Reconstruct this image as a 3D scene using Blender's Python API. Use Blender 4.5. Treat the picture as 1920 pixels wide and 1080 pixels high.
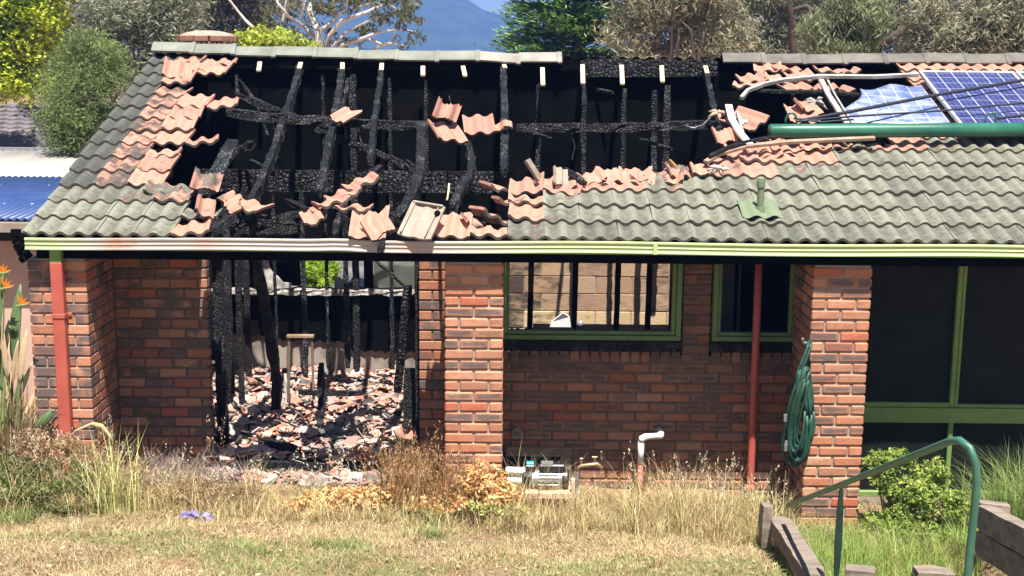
import bpy, bmesh, math, random
import numpy as np
from mathutils import Vector, Matrix, Euler

random.seed(7)
RNG = np.random.default_rng(7)
scene = bpy.context.scene
for _o in list(bpy.data.objects):
    bpy.data.objects.remove(_o)

# ------------------------------------------------------------------ camera
FPX = 2450.0
PITCH, ROLL = math.radians(10.5), math.radians(0.5)
CAM = Vector((0, -10.7, 3.75))
FW = Vector((0, math.cos(PITCH), -math.sin(PITCH)))
_rt = Vector((1, 0, 0)); _up = _rt.cross(FW)
RT = _rt * math.cos(ROLL) + _up * math.sin(ROLL)
UP = _up * math.cos(ROLL) - _rt * math.sin(ROLL)
cd = bpy.data.cameras.new('camera'); cam = bpy.data.objects.new('camera', cd)
scene.collection.objects.link(cam)
cd.sensor_width = 36; cd.lens = FPX / 1920 * 36; cd.clip_start = .1; cd.clip_end = 9000
M = Matrix((RT, UP, -FW)).transposed().to_4x4(); M.translation = CAM
cam.matrix_world = M
scene.camera = cam

# ------------------------------------------------------------------ world, sun, exposure
SUN_EL, SUN_AZ = math.radians(68), math.radians(12)      # azimuth: from the front, a little to the right
w = bpy.data.worlds.new('World'); scene.world = w; w.use_nodes = True
nt = w.node_tree
sky = nt.nodes.new('ShaderNodeTexSky'); sky.sky_type = 'NISHITA'; sky.sun_disc = False
sky.sun_elevation = SUN_EL; sky.sun_rotation = math.pi - SUN_AZ
sky.air_density = 1.0; sky.dust_density = .3; sky.ozone_density = 1.5
bg = nt.nodes['Background']; bg.inputs['Strength'].default_value = .05
nt.links.new(sky.outputs[0], bg.inputs[0])
sl = bpy.data.lights.new('sun', 'SUN'); sl.energy = 5.0; sl.angle = math.radians(.53); sl.color = (1, .95, .87)
so = bpy.data.objects.new('sun', sl); scene.collection.objects.link(so)
sdir = Vector((math.sin(SUN_AZ) * math.cos(SUN_EL), -math.cos(SUN_AZ) * math.cos(SUN_EL), math.sin(SUN_EL)))
so.rotation_euler = sdir.to_track_quat('Z', 'Y').to_euler()
so.location = (3, -12, 14)
scene.view_settings.view_transform = 'Standard'; scene.view_settings.look = 'None'
scene.view_settings.exposure = 1.3; scene.view_settings.gamma = 1
scene.render.engine = 'CYCLES'
scene.cycles.use_denoising = True
scene.cycles.max_bounces = 6; scene.cycles.transparent_max_bounces = 8

# ------------------------------------------------------------------ pixel <-> place
def ray(x, y): return FW * FPX + RT * (x - 960) - UP * (y - 540)
def at(x, y, Y):
    d = ray(x, y); return CAM + d * ((Y - CAM.y) / d.y)
def atz(x, y, Z):
    d = ray(x, y); return CAM + d * ((Z - CAM.z) / d.z)
def proj(p):
    d = Vector(p) - CAM; z = d.dot(FW); return 960 + FPX * d.dot(RT) / z, 540 - FPX * d.dot(UP) / z
YE, ZE, YR, ZR = -.10, 2.175, 4.11, 3.60              # eave and ridge of the tile plane
S = (ZR - ZE) / (YR - YE); RA = math.atan(S)
RN = Vector((0, -math.sin(RA), math.cos(RA)))
def roofz(Y): return ZE + S * (Y - YE)
def atroof(x, y, h=0.0):
    d = ray(x, y); q = Vector((0, YE, ZE)) + RN * h
    return CAM + d * ((q - CAM).dot(RN) / d.dot(RN))
YW = .72                                              # face of the recessed front wall
YS = 4.0                                              # face of the spine wall under the ridge

# ------------------------------------------------------------------ object helpers
COL = scene.collection
def link(o): COL.objects.link(o); return o
def tag(o, label=None, cat=None, group=None, kind=None):
    if label: o['label'] = label
    if cat: o['category'] = cat
    if group: o['group'] = group
    if kind: o['kind'] = kind
    elif cat: o['kind'] = 'thing'
    return o
def adopt(o, parent):
    if parent is not None:
        o.parent = parent
        o.matrix_parent_inverse = parent_world(parent).inverted()
    return o
def parent_world(p):
    m = p.matrix_basis.copy()
    if p.parent is not None:
        m = parent_world(p.parent) @ p.matrix_parent_inverse @ m
    return m
def empty(name, loc, label=None, cat=None, group=None, parent=None, kind=None):
    o = link(bpy.data.objects.new(name, None)); o.location = loc; o.empty_display_size = .2
    tag(o, label, cat, group, kind); adopt(o, parent); return o
def mobj(name, me, mat, parent=None):
    o = link(bpy.data.objects.new(name, me))
    if mat is not None and not me.materials: me.materials.append(mat)
    adopt(o, parent); return o

class MB:
    def __init__(s): s.v = []; s.f = []
    def add(s, vs, fs):
        k = len(s.v); s.v += [tuple(p) for p in vs]; s.f += [tuple(i + k for i in f) for f in fs]; return s
    def box(s, c, d, rot=None):
        c = Vector(c); hx, hy, hz = d[0] / 2, d[1] / 2, d[2] / 2
        vs = [Vector((x, y, z)) for x in (-hx, hx) for y in (-hy, hy) for z in (-hz, hz)]
        if rot is not None:
            m = Euler(rot).to_matrix(); vs = [m @ p for p in vs]
        return s.add([p + c for p in vs], [(0, 1, 3, 2), (4, 6, 7, 5), (0, 4, 5, 1), (2, 3, 7, 6), (0, 2, 6, 4), (1, 5, 7, 3)])
    def span(s, a, b):
        return s.box([(a[i] + b[i]) / 2 for i in range(3)], [abs(b[i] - a[i]) for i in range(3)])
    def tube(s, pts, r, n=8, cap=True):
        pts = [Vector(p) for p in pts]; rs = r if isinstance(r, (list, tuple)) else [r] * len(pts)
        k = len(s.v); ref = None
        for i, p in enumerate(pts):
            t = (pts[min(i + 1, len(pts) - 1)] - pts[max(i - 1, 0)])
            t = t.normalized() if t.length > 1e-9 else Vector((0, 0, 1))
            if ref is None:
                ref = Vector((0, 0, 1)) if abs(t.z) < .9 else Vector((1, 0, 0))
                ref = (ref - t * ref.dot(t)).normalized()
            else:
                ref = ref - t * ref.dot(t)
                ref = ref.normalized() if ref.length > 1e-6 else t.orthogonal().normalized()
            b = t.cross(ref)
            for j in range(n):
                a = 2 * math.pi * j / n
                s.v.append(tuple(p + (ref * math.cos(a) + b * math.sin(a)) * rs[i]))
        for i in range(len(pts) - 1):
            for j in range(n):
                a = k + i * n + j; b_ = k + i * n + (j + 1) % n
                s.f.append((a, b_, b_ + n, a + n))
        if cap:
            s.f.append(tuple(k + j for j in range(n))[::-1]); s.f.append(tuple(k + (len(pts) - 1) * n + j for j in range(n)))
        return s
    def sweep(s, prof, pts, up=(0, 0, 1)):
        """closed profile of (a, b) swept along pts; a along side, b along up"""
        pts = [Vector(p) for p in pts]; n = len(prof); k = len(s.v); up = Vector(up)
        for i, p in enumerate(pts):
            t = (pts[min(i + 1, len(pts) - 1)] - pts[max(i - 1, 0)]).normalized()
            side = t.cross(up).normalized(); u2 = side.cross(t)
            for a, b in prof: s.v.append(tuple(p + side * a + u2 * b))
        for i in range(len(pts) - 1):
            for j in range(n):
                a = k + i * n + j; b_ = k + i * n + (j + 1) % n
                s.f.append((a, b_, b_ + n, a + n))
        s.f.append(tuple(k + j for j in range(n))[::-1]); s.f.append(tuple(k + (len(pts) - 1) * n + j for j in range(n)))
        return s
    def prism(s, poly, d):
        """polygon of 3-D points pushed along vector d"""
        n = len(poly); d = Vector(d); P = [Vector(p) for p in poly]
        return s.add(P + [p + d for p in P], [tuple(range(n))[::-1], tuple(range(n, 2 * n))] + [(i, (i + 1) % n, (i + 1) % n + n, i + n) for i in range(n)])
    def mesh(s, name, smooth=False, bevel=0):
        me = bpy.data.meshes.new(name); me.from_pydata(s.v, [], s.f); 
        bm = bmesh.new(); bm.from_mesh(me)
        bmesh.ops.recalc_face_normals(bm, faces=bm.faces)
        if bevel:
            bmesh.ops.bevel(bm, geom=[e for e in bm.edges if len(e.link_faces) == 2 and e.calc_face_angle(0) > .6], offset=bevel, segments=1, affect='EDGES', clamp_overlap=True)
        bm.to_mesh(me); bm.free()
        if smooth: me.shade_smooth()
        me.update(); return me
    def build(s, name, mat, parent=None, smooth=False, bevel=0):
        return mobj(name, s.mesh(name, smooth, bevel), mat, parent)

def smooth_by_angle(o, deg=40):
    me = o.data; me.shade_smooth()
    try: me.set_sharp_from_angle(angle=math.radians(deg))
    except Exception: pass
    return o

def np_mesh(name, V, F, mat, cols=None, parent=None, smooth=False):
    """V (n,3); F list of (m,k) int arrays"""
    me = bpy.data.meshes.new(name)
    loops = np.concatenate([f.ravel() for f in F]).astype(np.int32)
    sizes = np.concatenate([np.full(len(f), f.shape[1]) for f in F]).astype(np.int32)
    starts = np.concatenate([[0], np.cumsum(sizes)[:-1]]).astype(np.int32)
    me.vertices.add(len(V)); me.vertices.foreach_set('co', np.asarray(V, np.float32).ravel())
    me.loops.add(len(loops)); me.loops.foreach_set('vertex_index', loops)
    me.polygons.add(len(sizes)); me.polygons.foreach_set('loop_start', starts)
    try: me.polygons.foreach_set('loop_total', sizes)
    except Exception: pass
    me.update(calc_edges=True); me.validate()
    if cols is not None:
        a = me.color_attributes.new('Col', 'FLOAT_COLOR', 'POINT')
        c4 = np.ones((len(V), 4), np.float32); c4[:, :3] = cols
        a.data.foreach_set('color', c4.ravel())
    if smooth: me.shade_smooth()
    return mobj(name, me, mat, parent)

# ------------------------------------------------------------------ materials
class N:
    def __init__(s, name):
        s.m = bpy.data.materials.new(name); s.m.use_nodes = True; s.t = s.m.node_tree
        s.b = s.t.nodes['Principled BSDF']
    def n(s, typ, **kw):
        x = s.t.nodes.new('ShaderNode' + typ)
        for k, v in kw.items():
            if k.startswith('i_'):
                key = k[2:]; key = int(key) if key.isdigit() else key.replace('_', ' ')
                x.inputs[key].default_value = v
            else: setattr(x, k, v)
        return x
    def l(s, a, b): s.t.links.new(a, b)
    def coord(s, kind='Object', scale=(1, 1, 1), rnd=False):
        if kind == 'World': src = s.n('NewGeometry').outputs['Position']
        else: src = s.n('TexCoord').outputs[kind]
        if rnd:
            oi = s.n('ObjectInfo'); va = s.n('VectorMath', operation='SCALE'); va.inputs[0].default_value = (37, 19, 53)
            s.l(oi.outputs['Random'], va.inputs['Scale'])
            ad = s.n('VectorMath', operation='ADD'); s.l(src, ad.inputs[0]); s.l(va.outputs[0], ad.inputs[1]); src = ad.outputs[0]
        mp = s.n('Mapping'); mp.inputs['Scale'].default_value = scale; s.l(src, mp.inputs[0]); return mp.outputs[0]
    def noise(s, co, scale, detail=4, rough=.6, dist=0):
        x = s.n('TexNoise', i_Scale=scale, i_Detail=detail, i_Roughness=rough, i_Distortion=dist); s.l(co, x.inputs['Vector']); return x.outputs['Fac']
    def ramp(s, fac, stops, interp='LINEAR'):
        r = s.n('ValToRGB'); r.color_ramp.interpolation = interp; e = r.color_ramp.elements
        while len(e) < len(stops): e.new(.5)
        for i, (p, c) in enumerate(stops):
            e[i].position = p; e[i].color = (c[0], c[1], c[2], 1) if not isinstance(c, (int, float)) else (c, c, c, 1)
        s.l(fac, r.inputs[0]); return r.outputs[0]
    def mix(s, fac, a, b, mode='MIX'):
        x = s.n('Mix', data_type='RGBA', blend_type=mode)
        for k, v in ((0, fac), (6, a), (7, b)):
            sock = x.inputs[k]
            if hasattr(v, 'is_linked'): s.l(v, sock)
            elif isinstance(v, (int, float)): sock.default_value = v if k == 0 else (v, v, v, 1)
            else: sock.default_value = (v[0], v[1], v[2], 1)
        return x.outputs[2]
    def math(s, op, a, b=0.0, clamp=False):
        x = s.n('Math', operation=op, use_clamp=clamp)
        for sock, v in ((x.inputs[0], a), (x.inputs[1], b)):
            if hasattr(v, 'is_linked'): s.l(v, sock)
            else: sock.default_value = v
        return x.outputs[0]
    def bump(s, h, strength=.4, dist=.01):
        b = s.n('Bump', i_Strength=strength, i_Distance=dist); s.l(h, b.inputs['Height']); s.l(b.outputs[0], s.b.inputs['Normal']); return b
    def out(s, col=None, rough=.7, spec=.3, metal=0):
        if col is not None:
            if hasattr(col, 'is_linked'): s.l(col, s.b.inputs['Base Color'])
            else: s.b.inputs['Base Color'].default_value = (*col, 1)
        if hasattr(rough, 'is_linked'): s.l(rough, s.b.inputs['Roughness'])
        else: s.b.inputs['Roughness'].default_value = rough
        s.b.inputs['Specular IOR Level'].default_value = spec; s.b.inputs['Metallic'].default_value = metal
        return s.m

def m_var(name, c1, c2, scale=6, rough=.7, spec=.3, bump=.2, bscale=40, metal=0, kind='Object', stretch=(1, 1, 1), rnd=False):
    g = N(name); co = g.coord(kind, stretch, rnd)
    col = g.ramp(g.noise(co, scale), [(.3, c1), (.7, c2)])
    if bump: g.bump(g.noise(co, bscale, 3), bump, .01)
    return g.out(col, rough, spec, metal)

def m_char(name, ash=.10, dark=.012, scale=22, stretch=(1, 1, 1), depth=.02):
    g = N(name); co = g.coord('Object', stretch)
    v = g.n('TexVoronoi', feature='DISTANCE_TO_EDGE', i_Scale=scale); 
    wv = g.n('VectorMath', operation='ADD'); nz = g.n('TexNoise', i_Scale=9.0); g.l(co, nz.inputs['Vector'])
    sc = g.n('VectorMath', operation='SCALE'); sc.inputs['Scale'].default_value = .05; g.l(nz.outputs['Color'], sc.inputs[0])
    g.l(co, wv.inputs[0]); g.l(sc.outputs[0], wv.inputs[1]); g.l(wv.outputs[0], v.inputs['Vector'])
    h = g.ramp(v.outputs['Distance'], [(0, 0), (.25, 1)])
    ashn = g.ramp(g.noise(co, 5, 5), [(.5, 0), (.75, 1)])
    top = g.ramp(v.outputs['Distance'], [(.05, .25), (.3, 1)])
    col = g.mix(ashn, (dark, dark, dark * 1.1), (ash, ash, ash * 1.05))
    col = g.mix(1, col, top, 'MULTIPLY')
    g.bump(h, .9, depth)
    return g.out(col, .62, .3)

def m_brick(name, island=False):
    g = N(name)
    if island:
        rnd = g.n('NewGeometry').outputs['Random Per Island']; co = g.coord('Object')
    else:
        rnd = g.n('ObjectInfo').outputs['Random']; co = g.coord('Object', rnd=True)
    base = g.ramp(rnd, [(0, (.52, .205, .115)), (.18, (.57, .25, .145)), (.36, (.42, .185, .115)), (.52, (.58, .285, .175)), (.7, (.50, .155, .088)), (.78, (.46, .215, .135))], 'CONSTANT')
    r2 = g.math('FRACT', g.math('MULTIPLY', rnd, 7.31))
    # blue-grey flashing on about half of the bricks
    n1 = g.noise(co, 7, 3, .55)
    if island: body = g.ramp(n1, [(.36, 0), (.54, 1)])
    else:
        gx = g.n('SeparateXYZ'); g.l(g.n('TexCoord').outputs['Generated'], gx.inputs[0])
        ex = g.math('MINIMUM', gx.outputs[0], g.math('SUBTRACT', 1, gx.outputs[0])); ez = g.math('MINIMUM', gx.outputs[2], g.math('SUBTRACT', 1, gx.outputs[2]))
        ed = g.math('MINIMUM', g.math('MULTIPLY', ex, 2.6), ez)
        body = g.ramp(g.math('ADD', ed, g.math('MULTIPLY', g.math('SUBTRACT', n1, .5), .9)), [(.04, 0), (.42, 1)])
    fl = g.math('MULTIPLY', body, g.ramp(r2, [(.46, 0), (.66, 1)]))
    col = g.mix(g.math('MULTIPLY', fl, .9), base, (.122, .108, .104))
    n2 = g.noise(co, 30, 5)
    col = g.mix(g.ramp(n2, [(.35, .3), (.75, 0)]), col, (.11, .06, .045))
    sp = g.ramp(g.noise(co, 60, 2), [(.68, 0), (.74, 1)])
    col = g.mix(g.math('MULTIPLY', sp, .35), col, (.5, .36, .28))
    if island:
        ps = g.n('SeparateXYZ'); g.l(g.n('NewGeometry').outputs['Position'], ps.inputs[0]); st = g.math('MULTIPLY', g.math('GREATER_THAN', ps.outputs[1], .35), .32)  # joined bricks in the recess take the same shade and soot tint
    else:
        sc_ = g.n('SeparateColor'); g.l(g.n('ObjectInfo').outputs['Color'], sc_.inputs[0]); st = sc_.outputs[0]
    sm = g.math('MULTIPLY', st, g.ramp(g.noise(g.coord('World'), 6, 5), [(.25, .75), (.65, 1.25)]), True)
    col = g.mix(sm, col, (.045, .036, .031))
    g.bump(g.noise(co, 55, 5, .7), .45, .006)
    return g.out(col, .88, .15)

def m_tile(name, island=False):
    g = N(name); oi = g.n('ObjectInfo'); co = g.coord('Object', rnd=True)
    sep = g.n('SeparateColor'); g.l(oi.outputs['Color'], sep.inputs[0])
    burn, kind, soot = sep.outputs[0], sep.outputs[1], sep.outputs[2]
    n1 = g.noise(co, 7, 4, .6); n2 = g.noise(co, 22, 4); n3 = g.noise(co, 4.5, 3)
    paint = g.mix(kind, (.222, .224, .172), (.068, .069, .063))
    paint = g.mix(g.ramp(n2, [(.35, .6), (.65, 0)]), paint, (.62, .62, .60), 'MULTIPLY')
    paint = g.mix(g.ramp(g.noise(co, 3.2, 2), [(.5, 0), (.75, .6)]), paint, (.55, .53, .55), 'MULTIPLY')
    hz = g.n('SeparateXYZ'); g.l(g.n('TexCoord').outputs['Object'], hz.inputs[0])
    trough_shade = g.ramp(g.math('ADD', g.math('MULTIPLY', hz.outputs[2], 22.0), n2), [(.12, .75), (.62, 0)])  # wave troughs darkened: their shading put into the paint together with dirt
    paint = g.mix(trough_shade, paint, (.52, .52, .52), 'MULTIPLY')
    lich = g.ramp(g.noise(g.coord('World'), 11, 5, .7), [(.60, 0), (.72, .5)])
    paint = g.mix(lich, paint, (.20, .195, .165))
    terra = g.mix(n3, (.48, .245, .180), (.41, .155, .102))
    terra = g.mix(g.ramp(n2, [(.52, 0), (.78, .6)]), terra, (.48, .345, .27))
    terra = g.mix(g.math('MULTIPLY', g.ramp(g.math('FRACT', g.math('MULTIPLY', oi.outputs['Random'], 5.7)), [(.35, 0), (1, 1)]), .55), terra, (.20, .125, .095))
    t = g.math('ADD', g.math('MULTIPLY', burn, 1.6), g.math('MULTIPLY', g.math('SUBTRACT', n1, .5), 2.2))
    mask = g.ramp(t, [(.48, 0), (1.0, 1)])
    col = g.mix(mask, paint, terra)
    edge = g.math('MULTIPLY', g.ramp(t, [(.42, 0), (.62, 1)]), g.ramp(t, [(.68, 1), (.9, 0)]))
    col = g.mix(g.math('MULTIPLY', edge, .65), col, (.05, .045, .04))
    sm = g.ramp(g.math('ADD', g.noise(co, 5.2, 5), g.math('SUBTRACT', soot, .5)), [(.50, 0), (.82, .88)])
    col = g.mix(sm, col, (.035, .032, .03))
    g.bump(g.noise(co, 70, 4), .25, .004)
    return g.out(col, .72, .3)

def m_leaf(name, trans=.35, rough=.55):
    g = N(name); t = g.t
    at_ = g.n('Attribute', attribute_name='Col'); 
    g.l(at_.outputs['Color'], g.b.inputs['Base Color']); g.b.inputs['Roughness'].default_value = rough; g.b.inputs['Specular IOR Level'].default_value = .25
    tr = g.n('BsdfTranslucent'); mx = g.n('MixShader'); mx.inputs[0].default_value = trans
    g.l(at_.outputs['Color'], tr.inputs[0]); g.l(g.b.outputs[0], mx.inputs[1]); g.l(tr.outputs[0], mx.inputs[2])
    g.l(mx.outputs[0], t.nodes['Material Output'].inputs['Surface']); return g.m

def m_flat(name, c, rough=.6, spec=.3, metal=0): return N(name).out(c, rough, spec, metal)

MT = {}
MT['brick'] = m_brick('brick_clay'); MT['brick_i'] = m_brick('brick_clay_joined', True)
MT['mortar'] = m_var('mortar', (.27, .21, .165), (.40, .32, .255), 9, .95, .1, .5, 90)
MT['mortar_soot_shade'] = m_var('sooty_shaded_mortar', (.10, .076, .060), (.19, .145, .115), 7, .95, .1, .5, 90)  # darker mortar of the recessed walls: their shade, with soot, in the colour
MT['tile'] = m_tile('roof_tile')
MT['char'] = m_char('charred_timber', .12, .014, 44, depth=.016); MT['charfine'] = m_char('charred_timber_fine', .17, .022, 34, depth=.022)
MT['charbig'] = m_char('charred_beam', .15, .02, 26, (1, 1, .8), .03)
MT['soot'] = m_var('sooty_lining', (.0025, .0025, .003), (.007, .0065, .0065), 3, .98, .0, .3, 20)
MT['blond'] = m_var('pale_raw_timber', (.55, .42, .26), (.68, .55, .36), 12, .8, .2, .2, 60)
MT['greypaint'] = m_var('green_frame_paint', (.10, .165, .055), (.15, .225, .08), 5, .55, .35, .12, 40)
MT['screen'] = m_var('dusty_dark_glass', (.006, .008, .007), (.014, .017, .014), 5, .55, .12, 0)
MT['redpipe'] = m_var('red_downpipe_paint', (.38, .075, .055), (.46, .105, .075), 4, .5, .4, .08, 30)
MT['wood'] = m_var('weathered_timber', (.14, .11, .088), (.27, .22, .18), 3, .85, .15, .5, 30, stretch=(1, 6, 6), rnd=True)
MT['alu'] = m_var('scorched_aluminium', (.30, .27, .24), (.62, .58, .53), 8, .5, .4, .15, 40, .35)
MT['black'] = m_var('black_plastic', (.012, .012, .013), (.025, .025, .026), 6, .4, .45, .05, 30)
MT['white'] = m_var('white_plastic', (.68, .68, .66), (.78, .78, .76), 6, .4, .4, .03, 30)
MT['brass'] = m_var('dull_brass', (.28, .19, .11), (.40, .28, .17), 14, .5, .5, .2, 60, .6)
MT['metalgrey'] = m_var('dull_metal', (.25, .25, .25), (.42, .42, .42), 14, .45, .5, .1, 60, .6)
MT['greenpipe'] = m_var('dark_green_pipe', (.010, .075, .050), (.030, .135, .085), 2.2, .35, .5, .06, 30)
MT['railgreen'] = m_var('handrail_green', (.022, .095, .06), (.05, .15, .095), 5, .45, .5, .12, 60)
MT['hose'] = m_var('hose_green', (.010, .045, .032), (.028, .080, .058), 8, .48, .45, .05, 40)
MT['cable'] = m_flat('dark_cable', (.025, .027, .04), .5, .3)
MT['leaf'] = m_leaf('leaf_foliage'); MT['dry'] = m_leaf('dry_plant', .25, .8); MT['needle'] = m_leaf('needle_foliage', .15, .7)
MT['bark'] = m_var('tree_bark', (.10, .075, .055), (.22, .175, .14), 5, .9, .1, .6, 30, stretch=(1, 1, .3))
MT['palebark'] = m_var('pale_gum_bark', (.42, .36, .30), (.62, .56, .49), 3, .8, .15, .2, 20, stretch=(1, 1, .4))
MT['stem'] = m_flat('plant_stem', (.30, .24, .12), .8, .1)

# ------------------------------------------------------------------ ground
def lerp(a, b, t): return a + (b - a) * t
def sstep(a, b, x):
    t = np.clip((x - a) / (b - a), 0, 1); return t * t * (3 - 2 * t)
STAIR_X = 2.0
def gh(x, y):
    x = np.asarray(x, float); y = np.asarray(y, float)
    base = -.06 - .2 * sstep(-3.6, 2.6, x)
    lawn = base + .19 * np.clip(-y - .35, 0, 4.5) + .02 * np.sin(x * 3.1 + y * 2) + .012 * np.sin(x * 7.3 - y * 5)
    st = -.30 + .40 * np.clip(-y - 2.0, 0, 3.2)
    s = sstep(STAIR_X - .04, STAIR_X + .05, x) * (1 - sstep(3.55, 3.6, x))
    front = lawn * (1 - s) + np.minimum(st, lawn + .3) * s
    back = base * 0 - .12 - 2.2 * sstep(13, 42, y)
    t = sstep(.6, 1.2, y)
    return front * (1 - t) + back * t

def build_ground():
    def axis(lims, fine):
        a = [lims[0]]
        return a
    xs = np.unique(np.concatenate([np.linspace(-3000, -60, 12), np.linspace(-60, -6, 28), np.linspace(-6, 6, 161), np.linspace(6, 60, 28), np.linspace(60, 3000, 12), [STAIR_X - .04, STAIR_X + .05, 3.55, 3.6]]))
    ys = np.unique(np.concatenate([np.linspace(-60, -6, 20), np.linspace(-6, 1.6, 110), np.linspace(1.6, 60, 60), np.linspace(60, 4000, 20)]))
    X, Y = np.meshgrid(xs, ys); Z = gh(X, Y)
    V = np.stack([X.ravel(), Y.ravel(), Z.ravel()], 1)
    nx = len(xs); i = np.arange(len(ys) - 1)[:, None] * nx + np.arange(nx - 1)[None, :]
    F = np.stack([i, i + 1, i + nx + 1, i + nx], -1).reshape(-1, 4)
    g = N('dry_soil'); co = g.coord('World')
    c = g.ramp(g.noise(co, 2.2, 6, .65), [(.3, (.20, .125, .070)), (.55, (.30, .205, .115)), (.75, (.38, .275, .155))])
    c = g.mix(g.ramp(g.noise(co, 9, 5), [(.45, 0), (.7, .6)]), c, (.24, .125, .08))
    c = g.mix(g.ramp(g.noise(co, 40, 4), [(.4, .4), (.7, 0)]), c, (.12, .08, .05))
    g.bump(g.noise(co, 35, 6, .7), .8, .02)
    o = np_mesh('ground', V, [F], g.out(c, .95, .1), smooth=True)
    tag(o, kind='structure')
build_ground()

# ------------------------------------------------------------------ distant hill
def build_hill():
    hx = [-3000, -900, -600, -320, -180, -110, -64, -15, 60, 150, 420, 900, 3000]
    hz = [60, 150, 150, 122, 98, 76, 57, 37, 20, 6, -6, -8, -8]
    xs = np.linspace(-2400, 1200, 200); ys = np.linspace(1150, 2300, 40)
    X, Y = np.meshgrid(xs, ys)
    H = np.interp(X * 1500 / 1500, hx, hz)
    H = H + np.where(H > 5, 1, 0) * (2.2 * np.sin(X * .09 + 1) + 1.5 * np.sin(X * .23 + Y * .05))
    prof = np.exp(-((Y - 1500) / 230) ** 2)
    Z = -8 + (H + 8) * prof + RNG.normal(0, .7, X.shape)
    V = np.stack([X.ravel(), Y.ravel(), Z.ravel()], 1); nx = len(xs)
    i = np.arange(len(ys) - 1)[:, None] * nx + np.arange(nx - 1)[None, :]
    F = np.stack([i, i + 1, i + nx + 1, i + nx], -1).reshape(-1, 4)
    g = N('forested_hill'); co = g.coord('World')
    c = g.ramp(g.noise(co, .03, 8, .7), [(.35, (.022, .038, .020)), (.65, (.055, .075, .040))])
    g.bump(g.noise(co, .08, 6), 1, 4)
    tag(np_mesh('hill', V, [F], g.out(c, .95, .05), smooth=True), kind='structure')
build_hill()

# ================================================================== THE HOUSE
house = empty('brick_house', (0, 0, 0), 'burnt-out single-storey red brick house with half its tiled roof gone', 'house')
X0, X1 = -4.01, 8.2
CO = .0911                                        # one brick course
BL, BH, JT = .236, .0765, .0145
def brick_mesh(L, D, H, var):
    m = MB().box((0, 0, 0), (L, D, H)).mesh('brick', bevel=.010)
    r = random.Random(var)
    for v in m.vertices:
        v.co += Vector((r.uniform(-.0028, .0028), r.uniform(-.002, .002), r.uniform(-.0028, .0028)))
    return m
BM = {}
def bmesh_for(L, D, H, k):
    key = (round(L, 3), round(D, 3), round(H, 3), k)
    if key not in BM:
        me = brick_mesh(L, D, H, hash(key) & 0xffff); me.materials.append(MT['brick']); BM[key] = me
    return BM[key]
bricks = []            # (priority, centre, (L, D, H), wall key)
def lay(cx, cy, cz, L, D, H, key, pr): bricks.append((pr, (cx, cy, cz), (L, D, H), key))
def stretcher_rows(xa, xb, z0, z1, yf, key, pr, cut=None, off=0):
    """running bond on a wall facing the camera; cut(x0, x1, zc) -> skip"""
    k = 0; z = z0
    while z + CO <= z1 + 1e-4:
        x = xa - (.125 if (k + off) % 2 else 0)
        while x < xb - .02:
            a, b = max(x, xa), min(x + BL, xb)
            if b - a > .03 and not (cut and cut(a, b, z + CO / 2)):
                lay((a + b) / 2, yf + .05, z + CO / 2, b - a, .10, BH, key, pr - (.3 if z + CO > 1.5 else 0) + (z < 0) * -.4)
            x += BL + JT
        z += CO; k += 1
def pier(xa, xb, z0, z1, key, side, pr, depth=.65):
    wd = xb - xa; k = 0; z = z0; half = (wd - BL - 2 * JT) / 2; full = (wd - JT) / 2
    while z + CO <= z1 + 1e-4:
        zc = z + CO / 2
        if k % 2 == 0:
            ws = [half, BL, half]; dep = BL
        else:
            ws = [full, full]; dep = half
        x = xa
        for i, wv in enumerate(ws):
            end = i == 0 or i == len(ws) - 1
            d = dep if end else .11
            lay(x + wv / 2, d / 2, zc, wv, d, BH, key, pr); x += wv + JT
        y = dep + JT
        while y < depth - .03:
            e = min(y + BL, depth); lay(xb - .05 if side > 0 else xa + .05, (y + e) / 2, zc, .10, e - y, BH, key, pr - 1.2); y += BL + JT
        z += CO; k += 1

ZB = -.40
zt = ZB + CO * 26                                  # 1.97
PL = (-4.03, -3.545); PMx = (-.56, -.072); PRx = (2.505, 2.995)
IN = .014
WALLS = {}
def core(a, b, key, name='front_wall'):
    WALLS.setdefault(key, []).append(MB().span(a, b).build(name, MT['mortar' if key[0] == 'p' else 'mortar_soot_shade'], house))
for key, (xa, xb) in zip(('pl', 'pm', 'pr'), (PL, PMx, PRx)):
    core((xa + IN, IN, ZB), (xb - IN, YW + .02, zt + .01), key, 'brick_pier')
pier(*PL, ZB, zt, 'pl', 1, 2.0, YW); pier(*PMx, ZB, zt, 'pm', -1, 3.0, YW); pier(*PRx, ZB, zt, 'pr', -1, 3.0, YW)
# recessed front wall: pieces between the piers
xo0 = at(392, 650, YW).x; xo1 = at(786, 650, YW).x     # room opening
wl, wr = at(938, 560, YW).x, at(1279, 560, YW).x       # large window
sw0, sw1 = at(1336, 560, YW).x, at(1497, 560, YW).x    # small window
zs = at(1110, 637, YW).z; zs2 = at(1110, 655, YW).z
z_sold1 = zs2 - .005; z_sold0 = z_sold1 - .115
zw0 = z_sold0 - 14 * CO - .004
stretcher_rows(PL[1] + .006, xo0, ZB, zt, YW, 'l', 1.6)
stretcher_rows(xo1, PMx[0] + .05, ZB, zt, YW, 'r', 1.5)
hatch = lambda a, b, z: (a < at(1060, 870, YW).x and z < at(1000, 846, YW).z and b > PMx[1])
stretcher_rows(PMx[1] - .05, PRx[0] + .02, zw0, zw0 + 14 * CO, YW, 'm', 2.5, cut=lambda a, b, z: hatch(a, b, z))
x = PMx[1] - .04
while x < PRx[0] - .02:
    if not (wr + .012 < x + .0405 < sw0 - .012):
        lay(x + .0405, YW + .05, z_sold0 + .056, .080, .10, .108, 'm', 2.2)
    x += .0910
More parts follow.
